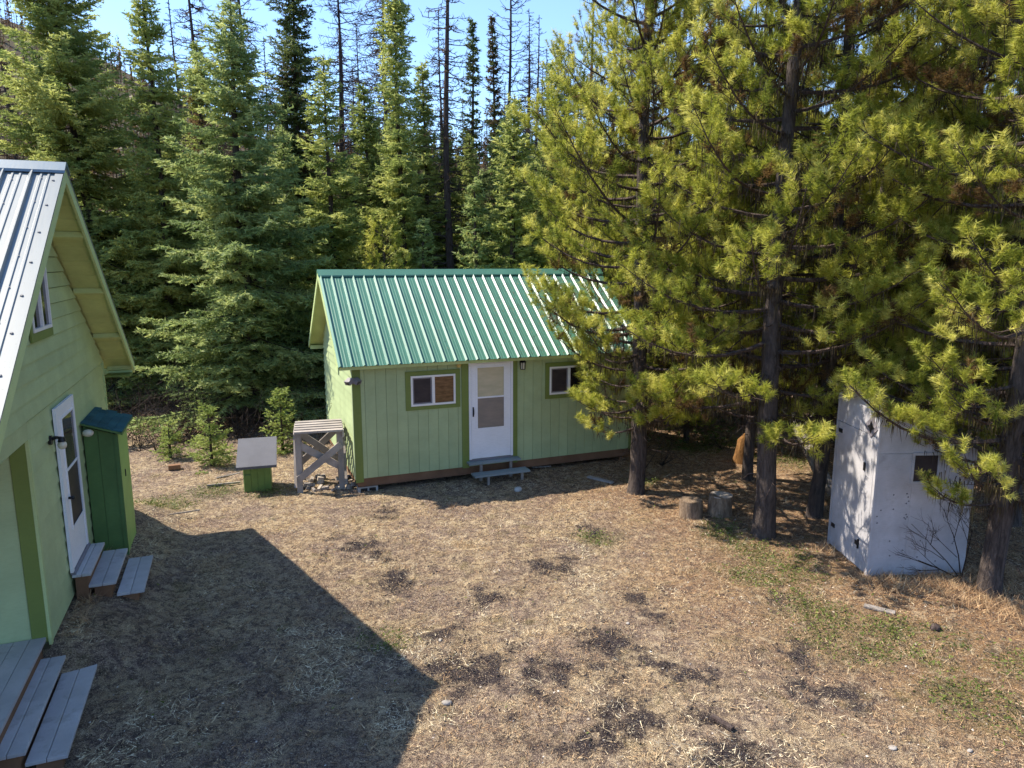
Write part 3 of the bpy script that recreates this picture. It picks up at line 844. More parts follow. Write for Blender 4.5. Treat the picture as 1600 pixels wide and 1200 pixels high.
# ------------------------------------------------------------------ wooden stand, pump box, outhouse
sx, sy = -3.76, 13.36
stand = empty('wooden_stand', (sx, sy, hz_at(sx, sy)), .27)
tag(stand, 'weathered wooden stand with slatted top and crossed braces beside the cabin', 'stand')
W2, DD, ZT = .46, .92, 1.22
for i in range(5):
    b = -.02 + i * .215
    MB().box(-W2, W2, b - .05, b + .085, ZT, ZT + .04).build('slat', M['weathered'], stand)
for (x, y) in ((-W2 + .06, .03), (W2 - .06, .03), (-W2 + .06, DD - .05), (W2 - .06, DD - .05)):
    MB().box(x - .055, x + .055, y - .03, y + .03, -.08, ZT - .002).build('leg', M['weathered'], stand)
for x in (-W2 + .002, W2 - .002):
    MB().box(x - .018, x + .018, -.06, DD + .0, ZT - .115, ZT - .003).build('side_rail', M['weathered'], stand)
    MB().beam((x, .02, .12), (x, DD - .04, ZT - .16), .03, .10, (1, 0, 0)).build('brace', M['weathered'], stand)
MB().beam((-W2 + .04, -.02, .30), (W2 - .05, -.02, .95), .035, .135, (0, 0, 1)).build('brace', M['weathered'], stand)
MB().beam((-W2 + .05, .09, .98), (W2 - .04, .09, .45), .035, .135, (0, 0, 1)).build('brace', M['weathered'], stand)
MB().beam((-W2 + .04, DD - .0, .35), (W2 - .05, DD - .0, 1.10), .035, .13, (0, 0, 1)).build('brace', M['weathered'], stand)
MB().beam((-W2 + .05, DD - .10, 1.05), (W2 - .04, DD - .10, .40), .035, .13, (0, 0, 1)).build('brace', M['weathered'], stand)
rr = random.Random(5)
for i in range(24):
    x, y = sx + rr.uniform(-.42, .62), sy + rr.uniform(-.0, .80)
    l = rr.uniform(.10, .24); w = rr.uniform(.05, .10)
    m_ = MB(); m_.prism([(-l / 2, -w / 2, 0), (-l / 2, w / 2, 0), (-l / 2, w * .3, w * .8), (-l / 2, -w * .4, w * .7)], (l, 0, 0))
    o = m_.build('firewood_piece', M['grey_wood'] if i % 3 else M['stump_top'], None, (x, y, hz_at(x, y) + .005 + rr.choice((0, 0, .05))), rr.uniform(0, 3.1))
    o.rotation_euler = (rr.uniform(-.3, .3), rr.uniform(-.25, .25), rr.uniform(0, 3.1))
    tag(o, 'short split firewood piece lying under the slatted wooden stand', 'firewood', 'firewood pieces under the wooden stand')

px, py = -4.98, 13.30
pb = empty('pump_box', (px, py, hz_at(px, py)), .3)
tag(pb, 'low green plank box with a sloping grey roof between saplings and wooden stand', 'pump house')
mb = MB(); mb.prism([(-.245, .012, -.05), (-.245, .55, -.05), (-.245, .55, .80), (-.245, .012, .60)], (.49, 0, 0))
pw = mb.build('wall', M['box_green'], pb)
for i in range(4):
    MB().box(-.245 + i * .1225 + .004, -.245 + (i + 1) * .1225 - .004, -.004, .011, -.04, .60).build('plank', M['box_green'], pw)
MB().box(-.262, -.246, -.006, .55, -.04, .60).build('corner_trim', M['lime'], pw)
MB().box(-.24, -.13, -.014, -.005, .33, .36).build('hinge', M['dark_green'], pw)
MB().prism([(-.37, -.20, .535), (-.37, .74, .88), (-.37, .74, .905), (-.37, -.20, .565)], (.74, 0, 0)).build('roof', M['roll_roof'], pb)
MB().box(-.37, .37, -.208, -.198, .515, .562).build('roof_edge', M['roll_roof'], pb)

ox, oy = 5.10, 9.51
oz = hz_at(5.6, 9.6) - .02
oh = empty('outhouse', (ox, oy, oz), .03)
tag(oh, 'weathered white outhouse with a small square window among the pines', 'outhouse')
OW, OD, HL, HR = 1.41, 1.19, 2.60, 1.92
def oz_(x): return HL + (HR - HL) * x / OW
mb = MB(); mb.prism([(.012, .012, -.1), (OW, .012, -.1), (OW, .012, oz_(OW) - .03), (.012, .012, HL - .035)], (0, OD - .024, 0))
ow = mb.build('wall', M['outhouse'], oh)
# side panels with seams
for (x0, x1, z0, z1) in ((.004, OW, -.08, 1.80),):
    wx0, wx1, wz0, wz1 = .52, .86, 1.40, 1.78
    MB().box(x0, wx0, 0, .011, z0, z1).build('wall_panel', M['outhouse'], ow)
    MB().box(wx1, x1, 0, .011, z0, z1).build('wall_panel', M['outhouse'], ow)
    MB().box(wx0 + .002, wx1 - .002, 0, .011, z0, wz0 - .002).build('wall_panel', M['outhouse'], ow)
    MB().box(wx0 + .002, wx1 - .002, 0, .011, wz1 + .002, z1).build('wall_panel', M['outhouse'], ow)
MB().prism([(.004, .001, 1.806), (OW, .001, 1.806), (OW, .001, oz_(OW) - .03), (.004, .001, HL - .03)], (0, .011, 0)).build('wall_panel', M['outhouse'], ow)
w = MB(); e = .035
w.box(wx0 - e, wx1 + e, -.018, -.001, wz1, wz1 + e).box(wx0 - e, wx1 + e, -.018, -.001, wz0 - e, wz0).box(wx0 - e, wx0, -.018, -.001, wz0, wz1).box(wx1, wx1 + e, -.018, -.001, wz0, wz1)
ww = w.build('window', M['outhouse'], oh)
MB().box(wx0, wx1, .003, .0115, wz0, wz1).build('pane', M['screen'], ww)
# door side faces left
dm = MB().box(-.016, .011, .06, 1.12, .03, 2.02)
od = dm.build('door', M['outhouse'], oh)
MB().box(-.012, .011, .0, OD, 2.03, HL - .04).build('header_panel', M['outhouse'], ow)
MB().box(-.02, .011, -.012, .045, -.1, HL - .05).build('corner_trim', M['outhouse'], ow)
MB().box(-.018, .011, 1.13, OD, -.1, HL - .05).build('corner_trim', M['outhouse'], ow)
for z in (.33, 1.86):
    MB().box(-.028, -.0165, .99, 1.09, z, z + .06).build('hinge', M['black'], od)
MB().box(-.034, -.0165, .28, .36, .34, .40).box(-.04, -.0165, .26, .28, .30, .44).build('latch', M['black'], od)
MB().box(-.034, -.0165, .26, .30, 1.48, 1.60).build('pull_handle', M['black'], od)
c_ = (.19, 2.14); r_ = .17
q = lambda r: [(-.03, c_[0] - r, c_[1]), (-.03, c_[0], c_[1] + r * .9), (-.03, c_[0] + r, c_[1]), (-.03, c_[0], c_[1] - r * .9)]
dfm = MB().prism(q(r_), (.017, 0, 0)).build('vent_frame', M['grey_metal'], oh)
st_ = [(-.034, c_[0] + (.095 if k % 2 == 0 else .045) * math.sin(k * math.pi / 4), c_[1] + (.095 if k % 2 == 0 else .045) * math.cos(k * math.pi / 4)) for k in range(8)]
MB().prism(st_, (.003, 0, 0)).build('vent_hole', M['black'], dfm)
rd = random.Random(4)
nm = MB().ball((0, 0, 0), .012, 6, 4, (1, .3, 1)).mesh('nail_head', M['screw'])
for i in range(26):
    x, z = rd.choice((.09, .30, .48, .72, .95, 1.2)) + rd.uniform(-.03, .03), rd.uniform(.2, 1.3)
    link_mesh('nail_head', nm, oh, (x, -.002, z))
mb = MB(); mb.prism([(-.16, -.14, HL + .05), (OW + .14, -.14, oz_(OW + .14) - .02), (OW + .14, -.14, oz_(OW + .14) - .07), (-.16, -.14, HL)], (0, OD + .28, 0))
mb.build('roof', M['old_roof'], oh)
for i, (y, z) in enumerate(((-.12, .0), (.1, .02), (.5, .03), (.9, .02))):
    m_ = MB(); m_.tube([(-.3 + .1 * i, y, HL + .10 + z), (.35, y + .1, HL - .08 + z), (.8, y + .04, HL - .3 + z)], [.018, .014, .008], 5)
    o = m_.build('fallen_branch', M['bark_dead'], None, (ox, oy, oz), .03)
    tag(o, 'dead fallen branch lying on the roof of the white outhouse', 'branch', 'fallen branches on the outhouse roof')
# ------------------------------------------------------------------ trees
def unit(v): return v / (np.linalg.norm(v, axis=-1, keepdims=True) + 1e-9)

class Foliage:
    """collects shoots (position, direction, length, tint) and limb tubes, and grows needles on them"""
    def __init__(self, seed):
        self.rng = np.random.default_rng(seed)
        self.sh = []; self.tv = []; self.tf = []; self.nt = 0; self.tt = []
    def limb(self, pts, r0, r1, n=4):
        pts = np.asarray(pts, float); m = len(pts)
        d = unit(np.gradient(pts, axis=0))
        a = unit(np.cross(d, np.array([.13, .27, .95]) + 1e-3)); b = np.cross(d, a)
        r = np.linspace(r0, r1, m)[:, None, None]
        t = np.linspace(0, 2 * np.pi, n, endpoint=False)
        ring = pts[:, None, :] + r * (a[:, None, :] * np.cos(t)[None, :, None] + b[:, None, :] * np.sin(t)[None, :, None])
        i = np.arange(m - 1)[:, None] * n; k = np.arange(n)[None, :]; k2 = (k + 1) % n
        A, B, C, Dd = i + k, i + k2, i + n + k2, i + n + k
        f = np.concatenate([np.stack([A, B, C], -1).reshape(-1, 3), np.stack([A, C, Dd], -1).reshape(-1, 3)])
        self.tv.append(ring.reshape(-1, 3)); self.tf.append(f + self.nt); self.nt += m * n
    def shoot(self, p, d, l, tint): self.sh.append((*p, *d, l, tint))
    def needles(self, per_m, nl, nw, spread, flat=0.0, minimum=8, jitter=0.25):
        rng = self.rng
        S = np.array(self.sh)
        cnt = np.maximum(minimum, (S[:, 6] * per_m).astype(int))
        idx = np.repeat(np.arange(len(S)), cnt)
        P, Dr, Ln, Ti = S[idx, :3], unit(S[idx, 3:6]), S[idx, 6], S[idx, 7]
        n = len(idx)
        t = rng.random(n)
        r = rng.normal(size=(n, 3)); r[:, 2] *= (1 - flat)
        perp = unit(r - Dr * np.sum(r * Dr, 1, keepdims=True))
        if flat: perp[:, 2] *= (1 - flat); perp = unit(perp)
        spr = (spread + rng.uniform(-.2, .14, n))[:, None]
        dirs = unit(Dr * (1 - spr) + perp * spr)
        base = P + Dr * (Ln * t)[:, None]
        l = nl * rng.uniform(.6, 1.35, n); w = nw * rng.uniform(.8, 1.25, n)
        V, F_ = tri_blades(base, dirs, l, w, None, rng)
        ti = np.clip(Ti + rng.normal(0, .09, n), .105 if jitter >= 0 else 0, 1)
        dead = Ti < .1
        ti = np.where(dead, np.clip(Ti + rng.normal(0, .02, n), 0, .1), ti)
        return V, F_, np.repeat(ti, 3)
    def mesh(self, name, needle_mat, wood_mat, *a, **k):
        V, F_, ti = self.needles(*a, **k) if self.sh else (np.zeros((0, 3)), np.zeros((0, 3), int), np.zeros(0))
        tv = np.concatenate(self.tv) if self.tv else np.zeros((0, 3)); tf = np.concatenate(self.tf) if self.tf else np.zeros((0, 3), int)
        verts = np.concatenate([V, tv]); faces = np.concatenate([F_, tf + len(V)])
        mi = np.concatenate([np.zeros(len(F_)), np.ones(len(tf))])
        return fast_mesh(name, verts, faces, [needle_mat, wood_mat], {'tint': np.concatenate([ti, np.full(len(tv), .5)])}, False, mi)

def trunk_mesh(name, h, r0, mat, seed, wob=.06, n=14, lean=(0, 0), flare=.35, step=.45):
    rg = random.Random(seed); mb = MB()
    m = max(6, int(h / step)); pts, rad = [], []
    ph = rg.uniform(0, 6)
    for i in range(m + 1):
        t = i / m; z = -.15 + (h + .15) * (t ** 1.15)
        zz = max(z, 0)
        pts.append((wob * math.sin(zz * .55 + ph) * min(1, zz) + lean[0] * zz, wob * math.cos(zz * .43 + ph * 1.3) * min(1, zz) + lean[1] * zz, z))
        rad.append(r0 * (1 - .93 * max(0, z) / h) * (1 + flare * math.exp(-max(0, z + .1) / .16)) + .006)
    jt = [[rg.uniform(.9, 1.1) for k in range(n)] for i in range(m + 1)]
    mb.tube(pts, rad, n, jitter=lambda i, k: jt[i][k])
    return mb.mesh(name, mat), pts
def along(pts, z):
    for p, q in zip(pts[:-1], pts[1:]):
        if p[2] <= z <= q[2]:
            t = (z - p[2]) / (q[2] - p[2] + 1e-9)
            return np.array([p[0] + (q[0] - p[0]) * t, p[1] + (q[1] - p[1]) * t, z])
    return np.array(pts[-1])

def pine(seed, h, base, rad, spacing=.108, lichen=1.0, r0=.15, lean=(0, 0), low=.45, inner=.38, shoot_n=470, nl=.095, nw=.0088):
    """lodgepole pine: limbs that droop then lift, foxtail tufts on their outer halves"""
    fo = Foliage(seed); rng = fo.rng
    tm, pts = trunk_mesh('trunk', h, r0, M['bark_pine'], seed, lean=lean)
    lich = []
    z = base; k = 0
    while z < h - .25:
        t = (z - base) / (h - base)
        L_ = rad * (1 - t ** 1.6) ** .75 * rng.uniform(.62, 1.12) * min(1, low + (z - base) * .36) + .15
        az = k * 2.399 + rng.normal(0, .35)
        p0 = along(pts, z)
        out = np.array([math.cos(az), math.sin(az), 0]); lat = np.array([-out[1], out[0], 0])
        droop = (-.30 + .75 * t + rng.normal(0, .12))
        m = 7; s = np.linspace(0, 1, m)
        bend = rng.normal(0, .12)
        pl = p0 + out * (L_ * s)[:, None] + lat * (bend * L_ * s ** 2)[:, None] + np.array([0, 0, 1.]) * (L_ * (droop * s + .46 * s ** 2.4))[:, None]
        fo.limb(pl, .012 + .011 * L_, .005, 4)
        nside = max(3, int(L_ / .15))
        dead = rng.random() < .02 and t < .6
        for j in range(nside + 1):
            u = inner + (1 - inner) * (j + rng.uniform(-.3, .3)) / nside
            u = min(max(u, .2), 1)
            i0 = min(int(u * (m - 1)), m - 2); fr = u * (m - 1) - i0
            p = pl[i0] * (1 - fr) + pl[i0 + 1] * fr
            ax = unit(pl[i0 + 1] - pl[i0])
            if j == nside: d = ax; p = pl[-1]; tl = .05
            else:
                sd = 1 if j % 2 else -1
                d = unit(ax * .75 + lat * sd * rng.uniform(.45, 1.0) + np.array([0, 0, rng.uniform(-.05, .5)]))
                tl = (.14 + .42 * L_ * (1 - u) * rng.uniform(.5, 1.0))
            q = p + d * tl
            fo.limb([p, p + d * tl * .5 + np.array([0, 0, -.01]), q], .006, .004, 3)
            tint = np.clip(rng.normal(.66, .24), .15, 1) if not (dead or (u < .58 and rng.random() < .15)) else rng.uniform(.02, .1)
            dd = unit(d * .7 + np.array([0, 0, rng.uniform(.3, .9)]))
            fo.shoot(q, dd, rng.uniform(.16, .26), tint)
            nn = int(tl / .17 + .4)
            for _ in range(nn):
                uu = rng.uniform(.35, 1); pp = p + d * tl * uu
                d2 = unit(d * .7 + rng.normal(0, .55, 3) + np.array([0, 0, .3]))
                tl2 = rng.uniform(.03, .12)
                fo.limb([pp, pp + d2 * tl2 * .5, pp + d2 * tl2], .004, .003, 3)
                fo.shoot(pp + d2 * tl2, unit(d2 * .7 + np.array([0, 0, rng.uniform(.2, .8)])), rng.uniform(.12, .21), np.clip(tint + rng.normal(0, .12), .12, 1) if tint > .1 else tint)
        # lichen and dead twigs on the inner part
        nl_ = int(lichen * 32 * min(L_, 2) * (1.1 - t)) if z < 10 else 0
        for _ in range(nl_):
            u = rng.uniform(.05, 1) ** 1.5 * .85; i0 = min(int(u * (m - 1)), m - 2); fr = u * (m - 1) - i0
            p = pl[i0] * (1 - fr) + pl[i0 + 1] * fr + lat * rng.normal(0, .22 * u + .05)
            lich.append((*p, rng.uniform(.06, .34), rng.random()))
        z += spacing * rng.uniform(.6, 1.4) * (1 if z < 9.8 else 4.0); k += 1
    # bare dead twigs below the crown
    for _ in range(18):
        z = rng.uniform(max(.9, base - 1.2), base + 2.5); az = rng.uniform(0, 6.28); l = rng.uniform(.3, 1.1)
        p0 = along(pts, z); out = np.array([math.cos(az), math.sin(az), rng.uniform(-.4, .1)])
        pl = np.array([p0, p0 + out * l * .5 + rng.normal(0, .04, 3), p0 + out * l + rng.normal(0, .08, 3)])
        fo.limb(pl, .010, .003, 3)
        for _ in range(3):
            q = pl[1] + (pl[2] - pl[1]) * rng.random(); fo.limb([q, q + rng.normal(0, .12, 3)], .004, .002, 3)
    cm = fo.mesh('crown', M['needle_pine'], M['bark_dead'], shoot_n, nl, nw, .68, minimum=36)
    lm = None
    if lich:
        A = np.array(lich); rng2 = np.random.default_rng(seed + 1)
        rep = np.repeat(np.arange(len(A)), 3)
        P = A[rep, :3] + rng2.normal(0, .03, (len(rep), 3))
        d = unit(np.array([0, 0, -1.]) + rng2.normal(0, .12, (len(rep), 3)))
        V, F_ = tri_blades(P, d, A[rep, 3] * rng2.uniform(.5, 1.1, len(rep)), np.full(len(rep), .014), None, rng2)
        lm = fast_mesh('hanging_lichen', V, F_, M['lichen'], {'tint': np.repeat(A[rep, 4], 3)})
    return tm, cm, lm

def fir(seed, h, rad, mat, base=.3, r0=.14, lean=(0, 0), power=.85, spacing=.27, per=7, needle=(40, .125, .046), droop=-.32, lift=.26, tint=.62, ragged=.27, dead_low=.0, wob=.05, round_top=1.0):
    """fir or spruce: whorls of flat sprays on a conical outline"""
    fo = Foliage(seed); rng = fo.rng
    tm, pts = trunk_mesh('trunk', h, r0, M['bark_fir'], seed, lean=lean, n=9, wob=wob)
    z = base
    while z < h - .05:
        t = (z - base) / (h - base)
        Lb = rad * (1 - t) ** power * round_top + .06
        nb_ = per if Lb > .35 else 4
        a0 = rng.uniform(0, 6.28)
        for b in range(nb_):
            L_ = Lb * rng.uniform(1 - ragged * 1.6, 1 + ragged * .6)
            if rng.random() < .08: continue
            az = a0 + b * 6.283 / nb_ + rng.normal(0, .22)
            L_ *= 1 + 1.1 * float(vnoise(np.array([3.0 * math.cos(az) + seed]), np.array([3.0 * math.sin(az) + z * 1.1]), .7)[0])
            zz = z + rng.uniform(-.1, .1)
            p0 = along(pts, min(max(zz, 0), h - .02))
            out = np.array([math.cos(az), math.sin(az), 0]); lat = np.array([-out[1], out[0], 0])
            m = 6; s = np.linspace(0, 1, m)
            dr = droop + .55 * t ** 2 + rng.normal(0, .08)
            pl = p0 + out * (L_ * s)[:, None] + np.array([0, 0, 1.]) * (L_ * (dr * s + lift * s ** 2.5))[:, None] + lat * (rng.normal(0, .08) * L_ * s ** 2)[:, None]
            fo.limb(pl, .006 + .009 * L_, .003, 3)
            bt = np.clip(tint + rng.normal(0, .16), .15, 1)
            if rng.random() < dead_low * (1 - t): bt = .03
            nt = max(3, int(L_ / .105))
            for j in range(nt + 1):
                u = .08 + .92 * j / nt
                i0 = min(int(u * (m - 1)), m - 2); fr = u * (m - 1) - i0
                p = pl[i0] * (1 - fr) + pl[i0 + 1] * fr
                ax = unit(pl[i0 + 1] - pl[i0])
                if j == nt: fo.shoot(pl[-2], unit(pl[-1] - pl[-2]), np.linalg.norm(pl[-1] - pl[-2]) + .05, bt); continue
                for sd in (1, -1):
                    if rng.random() < .14: continue
                    tl = (.10 + .40 * L_ * (1 - u) ** .8 + .10 * min(L_, 1)) * rng.uniform(.55, 1.1)
                    d = unit(ax * .85 + lat * sd * .75 + np.array([0, 0, rng.uniform(-.65, .0)]))
                    fo.shoot(p, d, tl, bt if bt < .1 else np.clip(bt + rng.normal(0, .08), .12, 1))
        z += spacing * rng.uniform(.75, 1.25) * (1 if t < .8 else .6)
    fo.shoot(along(pts, h - .25), np.array([0, 0, 1.]), .3, tint)
    return tm, fo.mesh('crown', mat, M['bark_fir'], needle[0], needle[1], needle[2], .66, flat=.55, minimum=5)

def snag(seed, h, rad, base=2.0, spacing=.22, per=3, up=.25, twiggy=5, r0=.13, brown=.0, drop=0.0):
    """dead or leafless conifer: bare limbs with fine twigs; brown = share of limbs that still hold dead needles"""
    fo = Foliage(seed); rng = fo.rng
    tm, pts = trunk_mesh('trunk', h, r0, M['bark_dead'], seed, n=8)
    z = base
    while z < h - .1:
        t = (z - base) / (h - base)
        Lb = rad * (1 - t) ** .8 + .12
        for b in range(per):
            L_ = Lb * rng.uniform(.45, 1.15); az = rng.uniform(0, 6.283)
            p0 = along(pts, z + rng.uniform(-.1, .1) if z < h - .2 else z)
            out = np.array([math.cos(az), math.sin(az), 0])
            m = 5; s = np.linspace(0, 1, m)
            dr = rng.normal(-.12, .15) + drop
            pl = p0 + out * (L_ * s)[:, None] + np.array([0, 0, 1.]) * (L_ * (dr * s + up * s ** 2))[:, None] + rng.normal(0, .02, (m, 3))
            fo.limb(pl, .014 + .009 * L_, .007, 3)
            for _ in range(int(twiggy * L_ * 2) + 1):
                u = rng.uniform(.2, 1); i0 = min(int(u * (m - 1)), m - 2)
                p = pl[i0] + (pl[i0 + 1] - pl[i0]) * rng.random()
                d = unit(out * .6 + rng.normal(0, .6, 3)); l = rng.uniform(.1, .4) * min(1, L_)
                fo.limb([p, p + d * l], .009, .005, 3)
                if rng.random() < brown: fo.shoot(p, d, l, .05 + rng.uniform(-.05, .03))
        z += spacing * rng.uniform(.7, 1.3)
    return tm, fo.mesh('crown', M['needle_fir'], M['bark_dead'], 40, .07, .022, .6, minimum=4)

def place_tree(name, label, meshes, x, y, group, rz=0.0, sc=1.0, cat='tree', dz=0.0):
    r = empty(name, (x, y, hz_at(x, y) - .02 + dz), rz)
    r.scale = (sc, sc, sc)
    tag(r, label, cat, group)
    for nm, me in zip(('trunk', 'crown', 'hanging_lichen'), meshes):
        if me is not None:
            c = link_mesh(nm, me, r)
    return r
def ux(u, y): return (u - 800) / 1102.0 * y * .99
def top_h(v, y): return CAM_H + (409 - v) / 1102.0 * y

# the near lodgepole pines
G_P = 'lodgepole pines standing round the yard'
PA = pine(11, 14.0, 1.25, 2.5, low=.38, spacing=.092, r0=.150, lichen=.8)
PB = pine(12, 15.0, 1.90, 2.45, low=.6, inner=.30, r0=.16, lichen=1.1)
PC = pine(13, 13.5, 1.8, 2.0, spacing=.125, r0=.12, lichen=1.5)
PD = PC
place_tree('pine_tree', 'tufted yellow green pine hanging over the front right corner of the green roofed cabin', PA, 2.42, 13.25, G_P, 1.3)
place_tree('pine_tree', 'stoutest pine trunk just right of the two stumps', PB, 4.15, 11.06, G_P, 0)
place_tree('pine_tree', 'slim dark pine close behind the outhouse door side', PC, 5.35, 11.9, G_P, 1.0)
place_tree('pine_tree', 'pine close against the right side of the outhouse, boughs drooping over its roof', PB, 6.46, 8.93, G_P, 2.9, .9, dz=-.38)
place_tree('pine_tree', 'thin rough barked pine behind the stoutest trunk', PD, 4.86, 14.0, G_P, 2.0, .85)
place_tree('pine_tree', 'bright tufted pine at the right edge behind the outhouse', PA, 8.6, 11.6, G_P, 3.3, 1.0)
BG = [(7.4, 14.6, PC, 'second rank pine standing a few metres behind the outhouse', 2.2), (9.9, 15.2, PB, 'far right pine of the second rank behind the outhouse', 4.1),
      (2.2, 20.6, PD, 'narrow pine behind the right end of the cabin roof', .7), (4.1, 18.6, PA, 'full pine behind the rotten orange stump', 5.0),
      (6.4, 18.9, PD, 'thin pine rising where the fallen grey trunk begins', 1.4), (8.8, 19.5, PC, 'shaded pine deep behind the outhouse window', 3.9),
      (12.4, 20.0, PA, 'deep shaded pine at the far right of the grove', 2.9), (5.4, 22.5, PC, 'pine of the third rank between the orange stump and the thick trunk', .2)]
BG += [(8.1, 13.2, PC, 'shaded pine close behind the back of the outhouse roof', 1.7), (10.3, 12.6, PB, 'broad pine at the far right, one row behind the outhouse', .9),
       (7.3, 22.5, PC, 'pine of the deepest rank behind the fallen grey trunk', 2.4), (3.1, 23.0, PC, 'pine of the deepest rank behind the right end of the cabin', 4.4)]
SMALL = [(4.35, 17.2, PA, 'small low boughed pine just behind the orange stump', 1.0, .50), (6.1, 16.2, PC, 'small low boughed pine behind the propped grey trunk', 2.0, .48),
         (3.35, 19.6, PA, 'small low boughed pine off the rear right corner of the cabin', 3.0, .55), (7.9, 16.6, PA, 'small low boughed pine farther back behind the outhouse', 4.0, .52),
         (5.2, 19.4, PA, 'half grown pine in the middle of the grove', 5.0, .6), (9.6, 17.4, PC, 'half grown pine at the right of the grove', .5, .6)]
for x, y, me, lb, rz, sc_ in SMALL: place_tree('pine_tree', lb, me, x, y, 'small pines filling the grove', rz, sc_, dz=-.25)
for x, y, me, lb, rz in BG:
    place_tree('pine_tree', lb, me, x, y, 'pines in the grove behind the outhouse', rz, 1.0 if y < 16 else .95)

# the conifers along the forest edge
G_F = 'firs along the forest edge'
FT = [
 # label, u, y, vtop, radius, mat, kwargs
 ('broad leaning fir behind the ridge of the left house', 150, 23.5, -75, 3.2, 'needle_fir', dict(lean=(-.11, .0), r0=.2, power=.62, needle=(50, .12, .044))),
 ('narrow olive fir between the leaning fir and the broad bluish one', 262, 22.5, -25, 1.8, 'needle_fir', dict(power=.8)),
 ('broad bluish green fir rising above the two young saplings', 385, 19.2, 32, 2.45, 'needle_blue', dict(r0=.2, base=1.1, power=.72, needle=(50, .12, .044), lift=.2)),
 ('shaggy dark spruce with brown lower boughs behind the bluish fir', 478, 26, -60, 1.5, 'needle_dark', dict(power=.5, ragged=.4, droop=-.45, lift=.25, tint=.62)),
 ('pointed mid green fir behind the left end of the cabin roof', 522, 21.5, 112, 1.6, 'needle_fir', dict(power=.75)),
 ('tall column fir with mossy trunk behind the cabin ridge', 630, 23, -8, .95, 'needle_fir', dict(power=.45, ragged=.35, spacing=.24, tint=.7, droop=-.35)),
 ('green fir half hidden behind the tall column fir', 668, 25, 120, 1.5, 'needle_fir', dict(power=.7)),
 ('needle thin spire fir beside the dead trunk', 740, 27, 62, .85, 'needle_dark', dict(power=.75, tint=.7, ragged=.3)),
 ('small dark green fir below the spire, just behind the roof ridge', 745, 21, 285, .85, 'needle_blue', dict(power=.7)),
 ('light green fir with upswept boughs behind the middle of the roof', 803, 21.5, 165, 1.55, 'needle_fir', dict(power=.68, tint=.78, lift=.3)),
 ('slim fir against the sky beside the foremost pine crown', 862, 24, 118, 1.2, 'needle_fir', dict(power=.8, tint=.5)),
 ('small bluish fir peeping over the ridge beside the small pale pine', 660, 20.6, 345, .8, 'needle_blue', dict(power=.7)),
 ('brownish spire fir beside the tallest bare larch', 772, 29, 60, .9, 'needle_dark', dict(power=.7, tint=.35, ragged=.4)),
 ('shadowed fir filling the gap between the leaning fir and the bluish one', 280, 26, 215, 1.7, 'needle_fir', dict(power=.65, dead_low=.3)),
 ('fir with bare lower trunk behind the left saplings', 330, 25, 90, 1.7, 'needle_fir', dict(power=.7, dead_low=.4)),
 ('fir standing behind the wooden stand', 455, 23.5, 210, 1.5, 'needle_blue', dict(power=.7, dead_low=.3)),
 ('fir seen between the pointed fir and the column fir', 580, 24.5, 150, 1.5, 'needle_fir', dict(power=.7, tint=.5)),
]
for i, (lb, u, y, vt, rd_, mt, kw) in enumerate(FT):
    lean = kw.get('lean', (0, 0))
    h_ = top_h(vt, y)
    me = fir(100 + i, h_, rd_, M[mt], **kw)
    place_tree('fir_tree', lb, me, ux(u, y) - lean[0] * h_ * .45, y, G_F)
    if i == 2: F_BLUE = me
    if i == 4: F_MID = me
    if i == 9: F_PALE = me
# small pale pine right behind the ridge
me = pine(31, 5.6, .5, .95, spacing=.075, lichen=0, r0=.05, shoot_n=110, nl=.10, nw=.014)
place_tree('pine_tree', 'small pale pine poking up just behind the cabin ridge', me, ux(600, 20.4), 20.4, 'small trees along the forest edge')
# bare and dead conifers
SN = [
 ('bare grey trunk with lichen hung boughs rising behind the middle of the cabin roof', 703, 24.5, -150, 1.75, dict(base=1.2, up=.12, twiggy=5, brown=.12, r0=.17)),
 ('tallest bare larch against the sky behind the light green fir', 796, 29, -60, 1.75, dict(base=4, up=.45, twiggy=6)),
 ('bare larch whose long boughs show beside the column fir', 612, 27.5, -80, 2.5, dict(base=3, up=.05, twiggy=8, per=4, spacing=.19, brown=.15)),
 ('bare larch between the shaggy spruce and the column fir', 543, 29, -110, 2.0, dict(base=3, up=.2, twiggy=8, per=4)),
 ('dark dead larch left of the shaggy spruce', 402, 27, -110, 2.0, dict(base=3, up=.15, twiggy=8, per=4, brown=.15)),
 ('leafless larch above the bluish fir', 330, 28, -110, 2.2, dict(base=3, up=.2, twiggy=8, per=4, brown=.1)),
 ('thin dead larch behind the slim fir', 838, 33, 60, 1.2, dict(base=4, up=.3)),
 ('brown dead conifer behind the cabin beside the grey trunk', 690, 27, 190, 1.6, dict(base=1, up=-.1, brown=.5, per=5)),
 ('brown dead fir behind the pointed fir', 560, 27, 170, 1.7, dict(base=1, up=-.1, brown=.5, per=5)),
 ('rust brown dead fir at the far left edge', 45, 30, 10, 1.9, dict(base=1, up=0, brown=.6, per=6)),
 ('thin dead spar between the leaning fir and dark narrow fir', 300, 31, 20, 1.2, dict(base=3, up=.1)),
]
for i, (lb, u, y, vt, rd_, kw) in enumerate(SN):
    me = snag(200 + i, top_h(vt, y), rd_, **kw)
    place_tree('dead_tree', lb, me, ux(u, y), y, 'bare dead conifers in the forest edge')
    if i == 4: S_A = me
